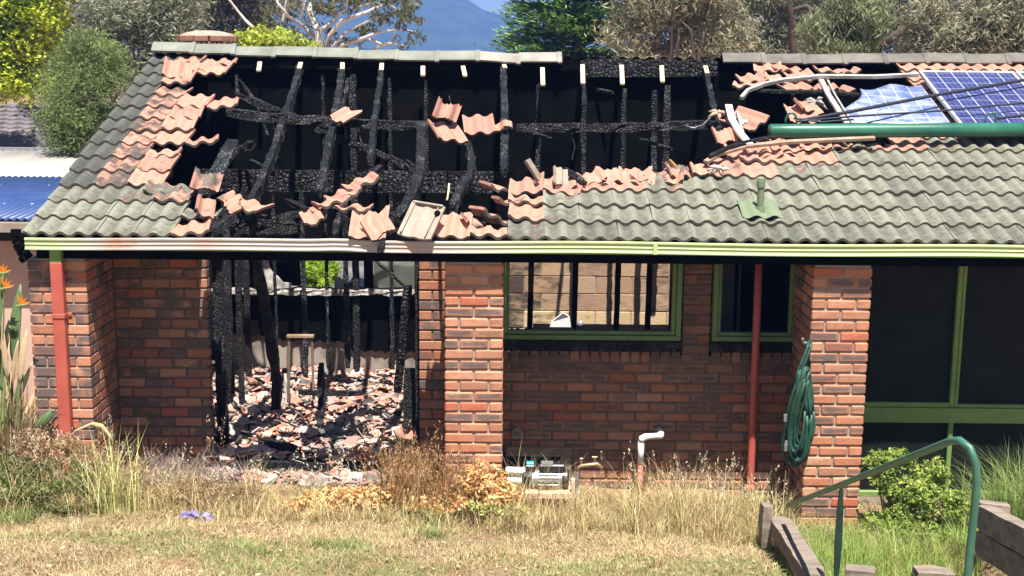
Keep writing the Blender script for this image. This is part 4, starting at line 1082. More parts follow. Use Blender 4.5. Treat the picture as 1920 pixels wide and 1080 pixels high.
beam('charred_beam', [at(560, 735, 2.0), at(680, 738, 2.0)], .05, .05, 'thin charred batten lying behind the metal frame', 'char', 85)
beam('charred_post', [at(768, 690, 1.2), at(768, 800, 1.1)], .11, .08, 'broken black stump standing by the brick return', 'char', 86, (0, 1, 0))
beam('charred_board', [at(536, 700, 2.1), at(540, 770, 2.0)], .03, .05, 'pale grey scorched board leaning against the metal frame', 'charw' if False else 'alu', 87, (0, 1, 0))
beam('charred_post', [at(603, 680, 1.8), at(598, 745, 1.7)], .05, .05, 'short pointed charred post just right of the metal frame', 'char', 88, (0, 1, 0))
mf = empty('burnt_chair', at(565, 740, 2.0), 'thin rusty metal chair frame standing in the rubble', 'chair')
P = [at(541, 750, 2.0), at(542, 630, 2.0), at(585, 630, 2.0), at(588, 750, 2.0)]
MB().tube([P[0], P[1]], .016, 8).build('leg', MT['bark'], mf); MB().tube([P[3], P[2]], .014, 8).build('leg', MT['bark'], mf)
MB().sweep([(-.03, -.012), (.03, -.012), (.03, .012), (-.03, .012)], [P[1] + Vector((-.02, 0, 0)), P[2] + Vector((.02, 0, 0))]).build('top_bar', m_var('rusted_bar', (.22, .14, .08), (.36, .26, .17), 8, .7, .3, .2, 40), mf)
rr = random.Random(15); on_rubble = []; sticks = []
for i in range(9):
    px = rr.uniform(430, 770); Yq = rr.uniform(.95, 3.4); q = at(px, 760, Yq)
    o = link(bpy.data.objects.new('broken_roof_tile', rr.choice(BROKEN))); o.location = (max(xs0 - .1, min(-.9, q.x)), Yq, .12 + .05 * rr.random()); o.rotation_euler = (rr.uniform(-.5, .5), rr.uniform(-.5, .5), rr.uniform(0, 6.28)); o.color = (rr.uniform(.5, 1.1), .5, rr.uniform(.08, .25), 1)
    tag(o, 'large roof tile piece lying on the rubble heap', 'roof tile', 'tile pieces on the rubble'); on_rubble.append(o)
for i in range(9):
    px = rr.uniform(430, 770); Yq = rr.uniform(.9, 3.5); q = at(px, 760, Yq); a = rr.uniform(0, 3.14); L_ = rr.uniform(.15, .45); c_ = Vector((max(xs0, min(-1.0, q.x)), Yq, .14)); d_ = Vector((math.cos(a), math.sin(a), rr.uniform(-.15, .15))) * L_ / 2
    o = charbar([c_ - d_, c_ + d_], rr.uniform(.02, .05), .02, seed=400 + i).build('charred_stick', MT['char'] if i % 3 else MT['alu']); tag(o, 'burnt stick lying loose on the rubble heap', 'timber', 'sticks on the rubble'); sticks.append(o)
ORD = ['leftmost', 'second from the left', 'third from the left', 'fourth from the left', 'middle one', 'fourth from the right', 'third from the right', 'second from the right', 'rightmost']
for lst, what in ((on_rubble, 'large tile piece lying on the rubble heap, %s of nine'), (sticks, 'burnt stick lying loose on the rubble, %s of nine')):
    for k, q in enumerate(sorted(lst, key=lambda q: proj(q.location if q.location.length > .01 else sum((Vector(c) for c in q.bound_box), Vector()) / 8)[0])): q['label'] = what % ORD[k]
# white ceramic piece and kettle seen through the large window
o = MB().prism([at(1030, 616, 3.75), at(1034, 603, 3.75), at(1056, 586, 3.72), at(1068, 594, 3.75), at(1071, 616, 3.75)], (0, .03, 0)).build('metal_sheet', MT['white'], bevel=.004); tag(o, 'white crumpled metal sheet seen through the large window', 'sheet')
mb = MB(); p = at(1092, 607, 3.75); mb.tube([p + Vector((-.03, 0, -.04)), p + Vector((-.02, 0, .01)), p + Vector((0, 0, .03))], [.035, .04, .02], 10); tag(mb.build('burnt_pot', MT['metalgrey'], smooth=True), 'small grey burnt pot beside the white sheet in the window', 'pot')
MB().span((at(1000, 614, 3.7).x, 3.66, -.05), (at(1260, 614, 3.7).x, 3.93, at(1050, 615, 3.7).z)).build('bench', MT['soot'], house)

# ================================================================== BEHIND THE HOUSE, SEEN THROUGH THE ROOM
g = N('paving'); co = g.coord('World'); c = g.ramp(g.noise(co, 2, 5), [(.35, (.44, .29, .22)), (.65, (.54, .38, .30))]); MT['paving'] = g.out(c, .95, .1)
g = N('asphalt'); co = g.coord('World'); c = g.ramp(g.noise(co, 1.5, 6), [(.35, (.07, .068, .07)), (.65, (.16, .15, .15))]); MT['asphalt'] = g.out(c, .95, .1)
def sheet(name, y0, y1, mt, dz):
    V = [(x, y, float(gh(x, y)) + dz) for x in np.linspace(-9, 8, 18) for y in np.linspace(y0, y1, 14)]
    F = [(i * 14 + j, i * 14 + 14 + j, i * 14 + 15 + j, i * 14 + j + 1) for i in range(17) for j in range(13)]
    tag(MB().add(V, F).build(name, mt), kind='structure')
sheet('driveway', 8.3, 12.9, MT['asphalt'], .012); sheet('paving', 12.9, 30, MT['paving'], .02)
# things standing just behind the rear opening
p = at(636, 545, 4.45); z0 = -.03; zt_ = at(636, 522, 4.45).z
dr = empty('white_canister', (p.x, 4.45, z0), 'white round-topped canister behind the rear sill', 'canister')
MB().tube([(p.x, 4.45, z0), (p.x, 4.45, zt_ - .04), (p.x, 4.45, zt_ - .01), (p.x, 4.45, zt_)], [.055, .055, .045, .02], 16).build('body', MT['white'], dr, smooth=True)
MB().tube([(p.x, 4.45, zt_ - .002), (p.x, 4.45, zt_ + .015)], .018, 10).build('cap', MT['metalgrey'], dr)
p = at(702, 545, 4.6); zt_ = at(702, 520, 4.6).z; dr = empty('bent_duct', (p.x, 4.6, z0), 'white bent duct with red band behind the rear sill', 'duct')
MB().tube([(p.x, 4.6, z0), (p.x, 4.6, zt_ - .06)], .05, 14).build('post', MT['metalgrey'], dr, smooth=True)
MB().tube([(p.x, 4.6, zt_ - .062), (p.x + .004, 4.6, zt_ - .03), (p.x + .03, 4.6, zt_)], .05, 14).build('red_band', m_flat('red_band', (.45, .05, .06), .5, .4), dr, smooth=True)
MB().tube([(p.x + .032, 4.6, zt_ + .002), (p.x + .10, 4.6, zt_ + .035), (p.x + .16, 4.6, zt_ + .05)], [.05, .05, .042], 14).build('spout', MT['white'], dr, smooth=True)
tp_ = MB().prism([at(652, 552, 6.0), at(654, 528, 6.0), at(694, 545, 6.0), at(694, 552, 6.0)], (0, .6, -.02)).build('blue_board', m_var('blue_board', (.16, .20, .34), (.22, .27, .42), 4, .5, .4, .05, 20)); tag(tp_, 'blue sloping board leaning behind the rear opening', 'board')
MB().span((at(652, 552, 6.0).x, 6.0, -.12), (at(694, 552, 6.0).x, 6.5, at(660, 551, 6.0).z)).build('base', MT['soot'], tp_)
# ashen plaster remnant on the sill
poly = [(493, 532), (491, 480), (500, 478), (505, 500), (512, 512), (522, 520), (530, 530), (546, 531), (545, 540), (495, 542)]
o = MB().prism([at(a, b, YS - .12) for a, b in poly], (0, .03, 0)).build('plaster_remnant', m_var('ash_plaster', (.22, .20, .19), (.62, .57, .52), 12, .9, .1, .5, 40)); tag(o, 'jagged pale plaster remnant standing on the rear sill', 'plaster')
# ================================================================== NEIGHBOURING BUILDINGS
def wavy(name, A, B, C, D, amp, n, mat, parent, thick=.02, axis='u'):
    """corrugated sheet A-B along the ridge to D-C along the eave; waves run down the slope"""
    A, B, C, D = map(Vector, (A, B, C, D)); V = []; F = []; m = n * 8; nr = (B - A).cross(D - A).normalized()
    if nr.z < 0: nr = -nr
    for i in range(m + 1):
        t = i / m; o_ = nr * (amp * math.cos(2 * math.pi * i / 8))
        for s_ in (0, 1): V.append((A.lerp(B, t)).lerp(D.lerp(C, t), s_) + o_)
    for i in range(m): F.append((2 * i, 2 * i + 1, 2 * i + 3, 2 * i + 2))
    o = MB().add(V, F).build(name, mat, parent, smooth=True); md = o.modifiers.new('thickness', 'SOLIDIFY'); md.thickness = thick; return o
MT['pink'] = m_var('pinkish_render', (.46, .31, .25), (.54, .38, .31), 2, .9, .15, .2, 60)
MT['blueroof'] = m_var('blue_metal', (.022, .05, .15), (.04, .075, .21), 3, .4, .5, .02, 20)
MT['whiteroof'] = m_var('weathered_white_metal', (.34, .31, .28), (.47, .44, .40), 1.6, .6, .3, .05, 20, stretch=(1, .3, 1))
sh = empty('shed', (-7, 4, -.3), 'low pink rendered shed with blue corrugated roof left of the house', 'shed')
ey = 3.0; ez = at(20, 414, ey).z; ty = 6.2; tz = at(60, 335, ty).z; xr = at(52, 470, ey + .1).x
xrr = -4.75
MB().span((-12, ey + .25, -.5), (xrr - .05, ty, ez - .02)).build('wall', MT['pink'], sh)
wavy('roof', (-12, ty, tz), (xrr, ty, tz), (xrr, ey, ez), (-12, ey, ez), .018, 90, MT['blueroof'], sh)
MB().span((-12, ey - .1, ez - .11), (xrr, ey + .02, ez - .012)).build('gutter', m_var('brown_gutter', (.22, .17, .14), (.32, .26, .22), 4, .5, .4, .05, 30), sh)
MB().span((-12, ey + .03, ez - .22), (xrr - .02, ey + .2, ez - .112)).build('eave', MT['soffit'], sh)
mbr = random.Random(4)
for i in range(20):
    xx = -11 + i * .31; 
    for t in (.3, .75):
        MB().tube([(xx, lerp(ey, ty, t), lerp(ez, tz, t) + .014), (xx, lerp(ey, ty, t), lerp(ez, tz, t) + .034)], .016, 6).build('screw', MT['white'], sh) if xx > -7 else None
s2 = empty('shed', (-9, 9, -.3), 'long shed with flat weathered white roof behind the blue-roofed shed', 'shed')
zz0 = at(60, 362, 7.2).z; zz1 = at(60, 284, 14).z
wavy('roof', (-16, 14, zz1), (-5.2, 14, zz1), (-5.2, 7.0, zz0), (-16, 7.0, zz0), .012, 70, MT['whiteroof'], s2)
MB().span((-15.9, 7.2, -1.2), (-5.4, 13.9, zz0 - .05)).build('wall', MT['pink'], s2)
mb = MB().span((-16, 13.95, zz1 + .02), (-5.1, 14.12, zz1 + .07)).build('ridge_flashing', MT['metalgrey'], s2)
# far tiled house
nh = empty('neighbour_house', (-16, 34, -2), 'far house with purple-grey tiled roof beyond the white shed', 'house')
d1, d2 = 24.0, 27.0; ea = at(30, 292, d1); ri = at(30, 196, d2)
g = N('purple_tile'); co = g.coord('Object'); c = g.ramp(g.noise(co, 3, 4), [(.35, (.11, .095, .10)), (.65, (.16, .14, .145))]); MT['purple'] = g.out(c, .7, .3)
rows = 12
for k in range(rows):
    t0, t1 = k / rows, (k + 1) / rows; V = []; F = []
    for i in range(121):
        x = -26 + (at(66, 196, d2).x + 26 + (1 - t0) * .9) * i / 120; wz = .03 * math.cos(i * 1.57)
        V += [(x, lerp(d1, d2, t0), lerp(ea.z, ri.z, t0) + .06 + wz), (x, lerp(d1, d2, t1), lerp(ea.z, ri.z, t1) + wz), (x, lerp(d1, d2, t0), lerp(ea.z, ri.z, t0) - .02)]
    for i in range(120): F += [(3 * i, 3 * i + 3, 3 * i + 4, 3 * i + 1), (3 * i, 3 * i + 2, 3 * i + 5, 3 * i + 3)]
    MB().add(V, F).build('tile_course', MT['purple'], nh)
MB().prism([(at(60, 196, d2).x, d2 + .02, ri.z + .02), (at(60, 196, d2).x + .9, d1, ea.z), (at(60, 196, d2).x + .9, 30.5, ea.z)], (-10, 0, 0)).build('roof', MT['purple'], nh)
MB().span((-25.5, d1 + .5, -3), (at(66, 196, d2).x + .2, 30, ea.z + .1)).build('wall', MT['pink'], nh)
# timber fence glimpse behind the rear opening
# ================================================================== FRONT GARDEN THINGS
def gz(x, y): return float(gh(x, y))
# garden hose coil on the right pier
hp = at(1518, 640, .22); ho = empty('garden_hose', (hp.x, .2, .6), 'coiled dark green garden hose hanging on the right brick pier', 'garden hose')
xk = PRx[0] - .035
rr = random.Random(2)
def loop(cx_, cz_, rx_, rz_, dy, tilt, n=28):
    return [(cx_ + rx_ * math.cos(t) * (.42 + .58 * (.5 - .5 * math.sin(t)) ** .7) + tilt * math.sin(t), dy + .03 * math.sin(t * 2), cz_ + rz_ * math.sin(t)) for t in np.linspace(0, 2 * math.pi, n)]
cz = at(1500, 778, -.05).z; cx_ = at(1499, 778, -.05).x; zk = at(1516, 640, 0).z
for i in range(24):
    rx_ = rr.uniform(.035, .15); rz_ = rr.uniform(.27, .40); off = rr.uniform(-.035, .035)
    MB().tube(loop(cx_ + off * (1 - rx_ / .16), cz + rr.uniform(-.05, .05) + (.38 - rz_) * .6, rx_, rz_, -.08 + rr.uniform(-.06, .04), rr.uniform(-.03, .05)), .0115, 7).build('hose_coil', MT['hose'], ho, smooth=True)
for dx in (-.014, .014):
    MB().tube([(cx_ - .06 + dx, -.04, cz + .25), (cx_ + .0 + dx, -.04, cz + .42), (cx_ + .055 + dx, -.03, zk - .05), (cx_ + .07 + dx * .6, .0, zk), (cx_ + .075 + dx, .03, zk - .08), (cx_ + .05 + dx, -.02, cz + .3)], .0125, 8).build('hose_loop', MT['hose'], ho, smooth=True)
MB().tube([(PRx[0] + .02, .05, zk - .03), (PRx[0] - .05, .03, zk - .02), (PRx[0] - .06, .02, zk + .02)], .012, 8).build('hook', MT['metalgrey'], ho)
p = at(1473, 845, -.1); MB().tube([p, p + Vector((0, 0, .05)), p + Vector((.005, 0, .09))], [.016, .018, .012], 10).build('connector', MT['metalgrey'], ho)
p = at(1472, 790, -.1); MB().tube([p, p + Vector((0, 0, .06))], [.014, .016], 10).build('connector', MT['metalgrey'], ho)
# water pump
yp_ = .15; wp = empty('water_pump', at(1010, 925, yp_), 'black and silver water pump with white pipes on a timber stand', 'pump')
c0 = at(1000, 897, yp_); c1 = at(1064, 897, yp_); R = .078
MB().tube([c0 + Vector((-.01, 0, 0)), c1 + Vector((-.04, 0, 0))], R * .95, 20).build('motor_body', MT['metalgrey'], wp)
for k in range(9):
    a = math.pi * (k / 8) + .0; MB().box(((c0.x + c1.x) / 2 - .02, yp_ - .08 * math.sin(a) * 1.0, c0.z + .08 * math.cos(a)), (.17, .012, .012), (-a, 0, 0)).build('cooling_fin', MT['white'] if k % 2 else MT['metalgrey'], wp)
MB().tube([c1 + Vector((-.05, 0, 0)), c1 + Vector((-.005, 0, 0)), c1 + Vector((.012, 0, 0))], [R * 1.06, R * 1.06, R * .85], 20).build('fan_cover', MT['black'], wp)
MB().box(((c0.x + c1.x) / 2 + .012, yp_, c0.z + .105), (.22, .11, .07)).build('terminal_box', MT['black'], wp, bevel=.01)
MB().box(((c0.x + c1.x) / 2 - .03, yp_ - .004, c0.z + .142), (.10, .10, .008)).build('box_lid', MT['metalgrey'], wp)
h_ = at(993, 893, yp_); MB().tube([h_ + Vector((-.065, 0, -.01)), h_ + Vector((-.05, 0, -.01)), h_ + Vector((.02, 0, -.01))], [.05, .075, .082], 16).build('pump_head', MT['black'], wp)
q = at(994, 873, yp_); MB().box(q + Vector((0, 0, -.01)), (.085, .09, .05)).build('controller', MT['black'], wp, bevel=.008); MB().box(q + Vector((.0, 0, .022)), (.065, .06, .022)).build('cap', m_flat('cyan_cap', (.02, .45, .55), .4, .4), wp, bevel=.006)
for (y_, xx) in ((882, 948), (900, 948)):
    e = at(xx, y_, yp_); f_ = at(990, y_ + 2, yp_); MB().tube([e, e + Vector((.02, 0, .0)), f_], [.026, .033, .033], 14).build('pipe', MT['white'], wp, smooth=True)
    MB().tube([f_ + Vector((-.05, 0, 0)), f_ + Vector((-.015, 0, 0))], .039, 14).build('pipe_union', MT['white'], wp, smooth=True)
b0 = at(984, 914, yp_); b1 = at(1070, 926, yp_); MT['stand'] = m_var('pale_pine', (.50, .36, .25), (.60, .46, .33), 6, .85, .15, .3, 40)  # pale timber colour of the pump stand
MB().span((b0.x, yp_ - .14, b1.z), (b1.x, yp_ + .18, b0.z)).build('stand_board', MT['stand'], wp, bevel=.004)
MB().span((b1.x - .004, yp_ - .13, b1.z - .1), (b1.x + .03, yp_ - .08, b0.z + .12)).build('stand_post', MT['stand'], wp, bevel=.003)
for sx_ in (b0.x + .04, b1.x - .1): MB().span((sx_, yp_ - .1, -.35), (sx_ + .07, yp_ + .14, b1.z - .002)).build('stand_leg', MT['wood'], wp)
# garden tap
yt = .05; tp = empty('garden_tap', at(1082, 930, yt), 'old brass garden tap on a grey standpipe right of the pump', 'tap')
a0 = at(1082, 940, yt); a1 = at(1082, 885, yt); MB().tube([Vector((a1.x, yt, -.35)), a1], .019, 10).build('standpipe', MT['metalgrey'], tp)
a2 = at(1086, 874, yt); a3 = at(1120, 870, yt); MB().tube([a1, a2 + Vector((-.005, 0, -.01)), a2 + Vector((.02, 0, .003)), a3, at(1127, 876, yt), at(1128, 881, yt)], [.013, .016, .017, .018, .018, .014], 10).build('body', MT['brass'], tp, smooth=True)
for (xx, yy, up_) in ((1115, 857, .05), (1090, 860, .03)):
    t_ = at(xx, yy, yt); MB().tube([t_ + Vector((0, 0, -.06)), t_], .009, 8).build('spindle', MT['brass'], tp); MB().box(t_, (up_, .02, .014)).build('handle', MT['brass'], tp, bevel=.004)
# white drain pipe
yd = .52; wpp = empty('drain_pipe', at(1200, 930, yd), 'white plastic drain pipe elbow with red lower half on the wall', 'pipe')
a0 = at(1201, 868, yd); a1 = at(1202, 826, yd); a2 = at(1211, 819, yd); a3 = at(1238, 817, yd)
MB().tube([(a0.x, yd, -.35), (a0.x, yd, a0.z)], .0245, 12).build('red_lower_pipe', MT['redpipe'], wpp, smooth=True)
MB().tube([(a0.x, yd, a0.z - .006), (a0.x, yd, a1.z)], .0275, 12).build('riser', MT['white'], wpp, smooth=True)
MB().tube([(a0.x, yd, a1.z - .01), (a0.x + .008, yd, a1.z + .02), a2, a2 + Vector((.03, 0, .004)), a3 - Vector((.03, 0, 0)), a3, a3 + Vector((.012, .05, .012)), (a3.x + .01, YW, a3.z + .01)], [.031, .031, .031, .025, .025, .031, .031, .025], 12).build('elbow', MT['white'], wpp, smooth=True)
# handrail by the steps
rail = empty('handrail', (2.08, -4.6, .8), 'bent dark green tubular handrail beside the garden steps', 'handrail')
e0 = at(1478, 948, -.95); e1 = at(1782, 827, -4.55); 
bend = [at(1782, 827, -4.55), at(1800, 826, -4.66), at(1818, 840, -4.72), at(1829, 868, -4.74), at(1832, 905, -4.74)]
base = Vector((bend[-1].x, -4.74, .2))
P = [e0.lerp(e1, k / 6) for k in range(6)] + [q for q in bend]; P += [Vector((bend[-1].x - .01, -4.74, lerp(bend[-1].z, .2, k / 4))) for k in range(1, 5)]
MB().tube(P, .0195, 16).build('tube', MT['railgreen'], rail, smooth=True)
q = e0.lerp(e1, .34); qp = at(1578, 905, q.y)
q = Vector((qp.x, q.y, qp.z))
mb = MB()
sec = [(.0, .008, .026), (.2, .019, .034), (.45, .024, .03), (.75, .014, .03), (1, .012, .03)]
zb2 = q.z - .95
for i, (t, wx, wy) in enumerate(sec):
    zc_ = lerp(q.z - .01, zb2, t); mb.v += [(q.x - wx, q.y - wy / 2, zc_), (q.x + wx, q.y - wy / 2, zc_), (q.x + wx, q.y + wy / 2, zc_), (q.x - wx, q.y + wy / 2, zc_)]
for i in range(4):
    for j in range(4): a = i * 4 + j; b = i * 4 + (j + 1) % 4; mb.f.append((a, b, b + 4, a + 4))
mb.f += [(3, 2, 1, 0), (16, 17, 18, 19)]; mb.build('baluster', m_var('dark_baluster', (.008, .025, .018), (.02, .05, .035), 6, .5, .4, .1, 40), rail)
# timber sleepers of the steps
def sleeper(pts, w_, h_, label, seed=0, up=(0, 0, 1)):
    mb = charbar(pts, w_, h_, up=up, jit=.006, seg=.12, seed=seed); o = mb.build('timber_sleeper', MT['wood'], bevel=0); tag(o, label, 'sleeper', 'weathered sleepers round the steps'); return o
a = at(1458, 978, -.62); b = at(1530, 1092, -2.0); sleeper([a, b], .16, .12, 'weathered sleeper sloping down the left side of the steps', 1)
a = at(1436, 968, -.68); MB_ = sleeper([(a.x, a.y, a.z + .1), (a.x, a.y, a.z - .25)], .09, .14, 'short upright sleeper end at the foot of the steps', 2, up=(0, 1, 0))
a = at(1590, 1050, -1.9); b = at(1645, 1060, -2.0); sleeper([at(1585, 1074, -1.9), at(1640, 1080, -1.95)], .14, .12, 'broken step sleeper in the grass below the handrail', 3)
sleeper([at(1715, 1078, -1.9), at(1785, 1084, -1.9)], .16, .12, 'reddish weathered step sleeper near the handrail post', 4)
A_ = at(1838, 965, -1.6); B_ = at(1990, 1050, -2.6)
sleeper([A_, B_], .10, .19, 'upper sleeper of the retaining wall at the right edge', 5)
sleeper([A_ + Vector((.012, .0, -.205)), B_ + Vector((.012, 0, -.205))], .10, .19, 'lower sleeper of the retaining wall at the right edge', 6)
sleeper([at(1835, 950, -1.35), at(1890, 956, -1.35)], .10, .10, 'grey cross sleeper lying behind the retaining wall top', 7)
# purple plastic
mb = MB(); p = at(370, 972, -.75); rr = random.Random(8)
V = []; F = []
for i in range(9):
    for j in range(7):
        V.append((p.x - .13 + .26 * i / 8 + rr.uniform(-.01, .01), p.y + rr.uniform(-.03, .03), p.z - .06 + .13 * j / 6 * (1 - .5 * abs(i - 3) / 6) + rr.uniform(-.012, .012)))
for i in range(8):
    for j in range(6): a = i * 7 + j; F.append((a, a + 7, a + 8, a + 1))
o = MB().add(V, F).build('plastic_bag', m_var('violet_plastic', (.11, .10, .30), (.24, .22, .48), 14, .35, .5, .2, 50)); o.modifiers.new('thickness', 'SOLIDIFY').thickness = .004
tag(o, 'crumpled violet plastic bag in the dry grass', 'plastic bag')
# ================================================================== VEGETATION
def rand_unit(n):
    v = RNG.normal(size=(n, 3)); return v / np.linalg.norm(v, axis=1, keepdims=True)
def leaf_quads(C, A, B, cols):
    """diamond leaves: centre C, half-length vectors A, half-width vectors B"""
    n = len(C); V = np.empty((n, 4, 3)); V[:, 0] = C - A; V[:, 1] = C + B; V[:, 2] = C + A; V[:, 3] = C - B
    F = np.arange(n * 4).reshape(n, 4); return V.reshape(-1, 3), F, np.repeat(cols, 4, axis=0)
def pal(cols, n, mixn=.5):
    P = np.array(cols); i = RNG.integers(0, len(P), n); j = RNG.integers(0, len(P), n); t = RNG.random((n, 1)) * mixn
    return np.clip(P[i] * (1 - t) + P[j] * t, 0, 1) * RNG.uniform(.8, 1.2, (n, 1))
def foliage(centers, radii, per, L, W, cols, droop=0.0, flat=0.0, clumpvar=.25, shell=.45):
    """leaves gathered in uneven clumps"""
    Cs = []; As = []; Bs = []; Ks = []
    P = np.array(cols)
    for c, r in zip(centers, radii):
        n = int(per * RNG.uniform(.7, 1.3)); d = rand_unit(n); rad = r * (shell + (1 - shell) * RNG.random((n, 1)) ** .6)
        pos = np.array(c) + d * rad * np.array([1, 1, .75])
        a = rand_unit(n); a[:, 2] = a[:, 2] * (1 - droop) - droop * (1 + .5 * RNG.random(n)); a[:, 2] *= (1 - flat); a /= np.linalg.norm(a, axis=1, keepdims=True)
        b = np.cross(a, rand_unit(n) + np.array([0, 0, flat * 3])); b /= np.linalg.norm(b, axis=1, keepdims=True) + 1e-9
        s = RNG.uniform(.6, 1.25, (n, 1)); Cs.append(pos); As.append(a * L / 2 * s); Bs.append(b * W / 2 * s)
        base = P[RNG.integers(0, len(P))] * RNG.uniform(1 - clumpvar, 1 + clumpvar)
        k = pal(cols, n) * .5 + base * .5; Ks.append(np.clip(k, 0, 1))
    return np.concatenate(Cs), np.concatenate(As), np.concatenate(Bs), np.concatenate(Ks)
def envelope(ells, n, inner=.35):
    """clump centres inside a union of ellipsoids (cx, cy, cz, rx, ry, rz), pushed to the surface"""
    vol = np.array([e[3] * e[4] * e[5] for e in ells]) ** .8; k = RNG.choice(len(ells), n, p=vol / vol.sum()); E = np.array(ells)[k]
    d = rand_unit(n); r = inner + (1 - inner) * RNG.random((n, 1)) ** .5; return E[:, :3] + d * r * E[:, 3:]
def limbs(base, tops, r0, seed=0, forks=2):
    rr = random.Random(seed); mb = MB(); base = Vector(base); mid = base.lerp(Vector(tops[0]), .45) + Vector((rr.uniform(-.3, .3), rr.uniform(-.3, .3), 0))
    mb.tube([base, base.lerp(mid, .5) + Vector((rr.uniform(-.1, .1), 0, 0)), mid], [r0, r0 * .85, r0 * .7], 9)
    for t in tops:
        t = Vector(t); st = base.lerp(mid, rr.uniform(.6, 1)); m1 = st.lerp(t, .35) + Vector((rr.uniform(-.4, .4), rr.uniform(-.4, .4), rr.uniform(0, .4))); m2 = st.lerp(t, .7) + Vector((rr.uniform(-.3, .3), rr.uniform(-.3, .3), rr.uniform(-.1, .3)))
        mb.tube([st, m1, m2, t], [r0 * .5, r0 * .36, r0 * .22, r0 * .05], 7)
        for _ in range(forks):
            e = m2 + Vector((rr.uniform(-1, 1), rr.uniform(-1, 1), rr.uniform(-.2, 1))) * (t - st).length * .3
            mb.tube([m1.lerp(m2, rr.random()), m2.lerp(e, .5), e], [r0 * .18, r0 * .12, r0 * .03], 6)
    return mb
def ell(px, py, Y, rxp, ryp, ryd=None):
    p = at(px, py, Y); k = (Y + 10.7) / FPX; return (p.x, p.y, p.z, rxp * k, (ryd if ryd is not None else rxp * k * .8), ryp * k)
def tree(name, label, ells, nclump, rc, per, L, W, cols, cat='tree', droop=0, flat=0, bark='bark', r0=.22, leafmat='leaf', inner=.35, group='background trees', nl=7, trunk=None, seed=1, shell=.3):
    e0 = ells[0]; bx, by = (trunk if trunk else (e0[0], e0[1])); bz = gz(bx, by) - .1
    root = empty(name, (bx, by, bz), label, cat, group)
    C = envelope(ells, nclump, inner); R_ = RNG.uniform(.6, 1.3, nclump) * rc
    c, a, b, k = foliage(C, R_, per, L, W, cols, droop, flat, shell=shell)
    V, F, K = leaf_quads(c, a, b, k); np_mesh('crown', V, [F], MT[leafmat], K, root)
    tops = [tuple(C[i]) for i in RNG.choice(nclump, min(nl, nclump), replace=False)]
    limbs((bx, by, bz), tops, r0, seed).build('trunk', MT[bark], root, smooth=True); return root
# --- left group
tree('golden_elm', 'bright yellow-green tree at the upper left corner', [ell(20, 40, 22, 96, 80), ell(-60, 100, 22, 110, 80), ell(40, 115, 21.6, 62, 56), ell(-10, 160, 21.6, 60, 26), ell(60, 165, 21.8, 40, 24), ell(-20, -60, 22, 140, 80)], 300, .55, 130, .115, .085,
     [(.38, .46, .02), (.46, .52, .03), (.24, .34, .02), (.52, .56, .06)], flat=.4, r0=.2, seed=2, trunk=(at(-330, 150, 22).x, 22))
tree('wattle_tree', 'feathery light green tree between the yellow tree and the roof', [ell(150, 190, 13, 66, 80), ell(175, 115, 13.3, 56, 60), ell(140, 255, 12.8, 44, 60), ell(200, 260, 13.2, 50, 60), ell(112, 215, 13, 26, 30)], 190, .34, 170, .10, .020,
     [(.16, .21, .06), (.20, .25, .08), (.12, .165, .045), (.24, .28, .11)], droop=.3, r0=.1, seed=3)
tree('grey_gum', 'silvery grey-green gum tree above the left verge', [ell(255, 90, 17, 100, 75), ell(260, 10, 17, 110, 70), ell(240, 170, 16.6, 60, 50), ell(320, 120, 17.4, 40, 40), ell(300, 50, 17, 70, 50)], 200, .45, 120, .17, .030,
     [(.22, .23, .145), (.28, .285, .19), (.16, .175, .10), (.33, .33, .235)], droop=.35, r0=.14, seed=4)
tree('tall_gum', 'tall olive-green tree filling the gap behind the silvery gum', [ell(130, 10, 26, 100, 90), ell(210, -40, 26, 120, 70), ell(160, 90, 26, 60, 60)], 130, .75, 90, .22, .05,
     [(.17, .19, .06), (.21, .22, .08), (.12, .14, .05)], droop=.3, r0=.2, seed=5)
tree('tall_gum', 'dark brownish gum tree behind the chimney', [ell(420, 30, 34, 90, 70), ell(360, 50, 34, 60, 60), ell(400, -60, 34, 110, 60), ell(480, 40, 35, 50, 50)], 150, .85, 80, .26, .06,
     [(.075, .075, .032), (.12, .105, .045), (.16, .13, .05), (.055, .06, .03)], droop=.4, r0=.2, seed=6)
tree('golden_shrub', 'low yellow-green shrub showing over the ridge beside the chimney', [ell(500, 85, 12, 62, 26, 1.0), ell(470, 88, 12, 40, 24, .8), ell(560, 95, 12.2, 34, 18, .6)], 110, .16, 70, .075, .05,
     [(.36, .42, .05), (.44, .46, .08), (.28, .36, .04)], cat='shrub', flat=.3, r0=.05, seed=7)
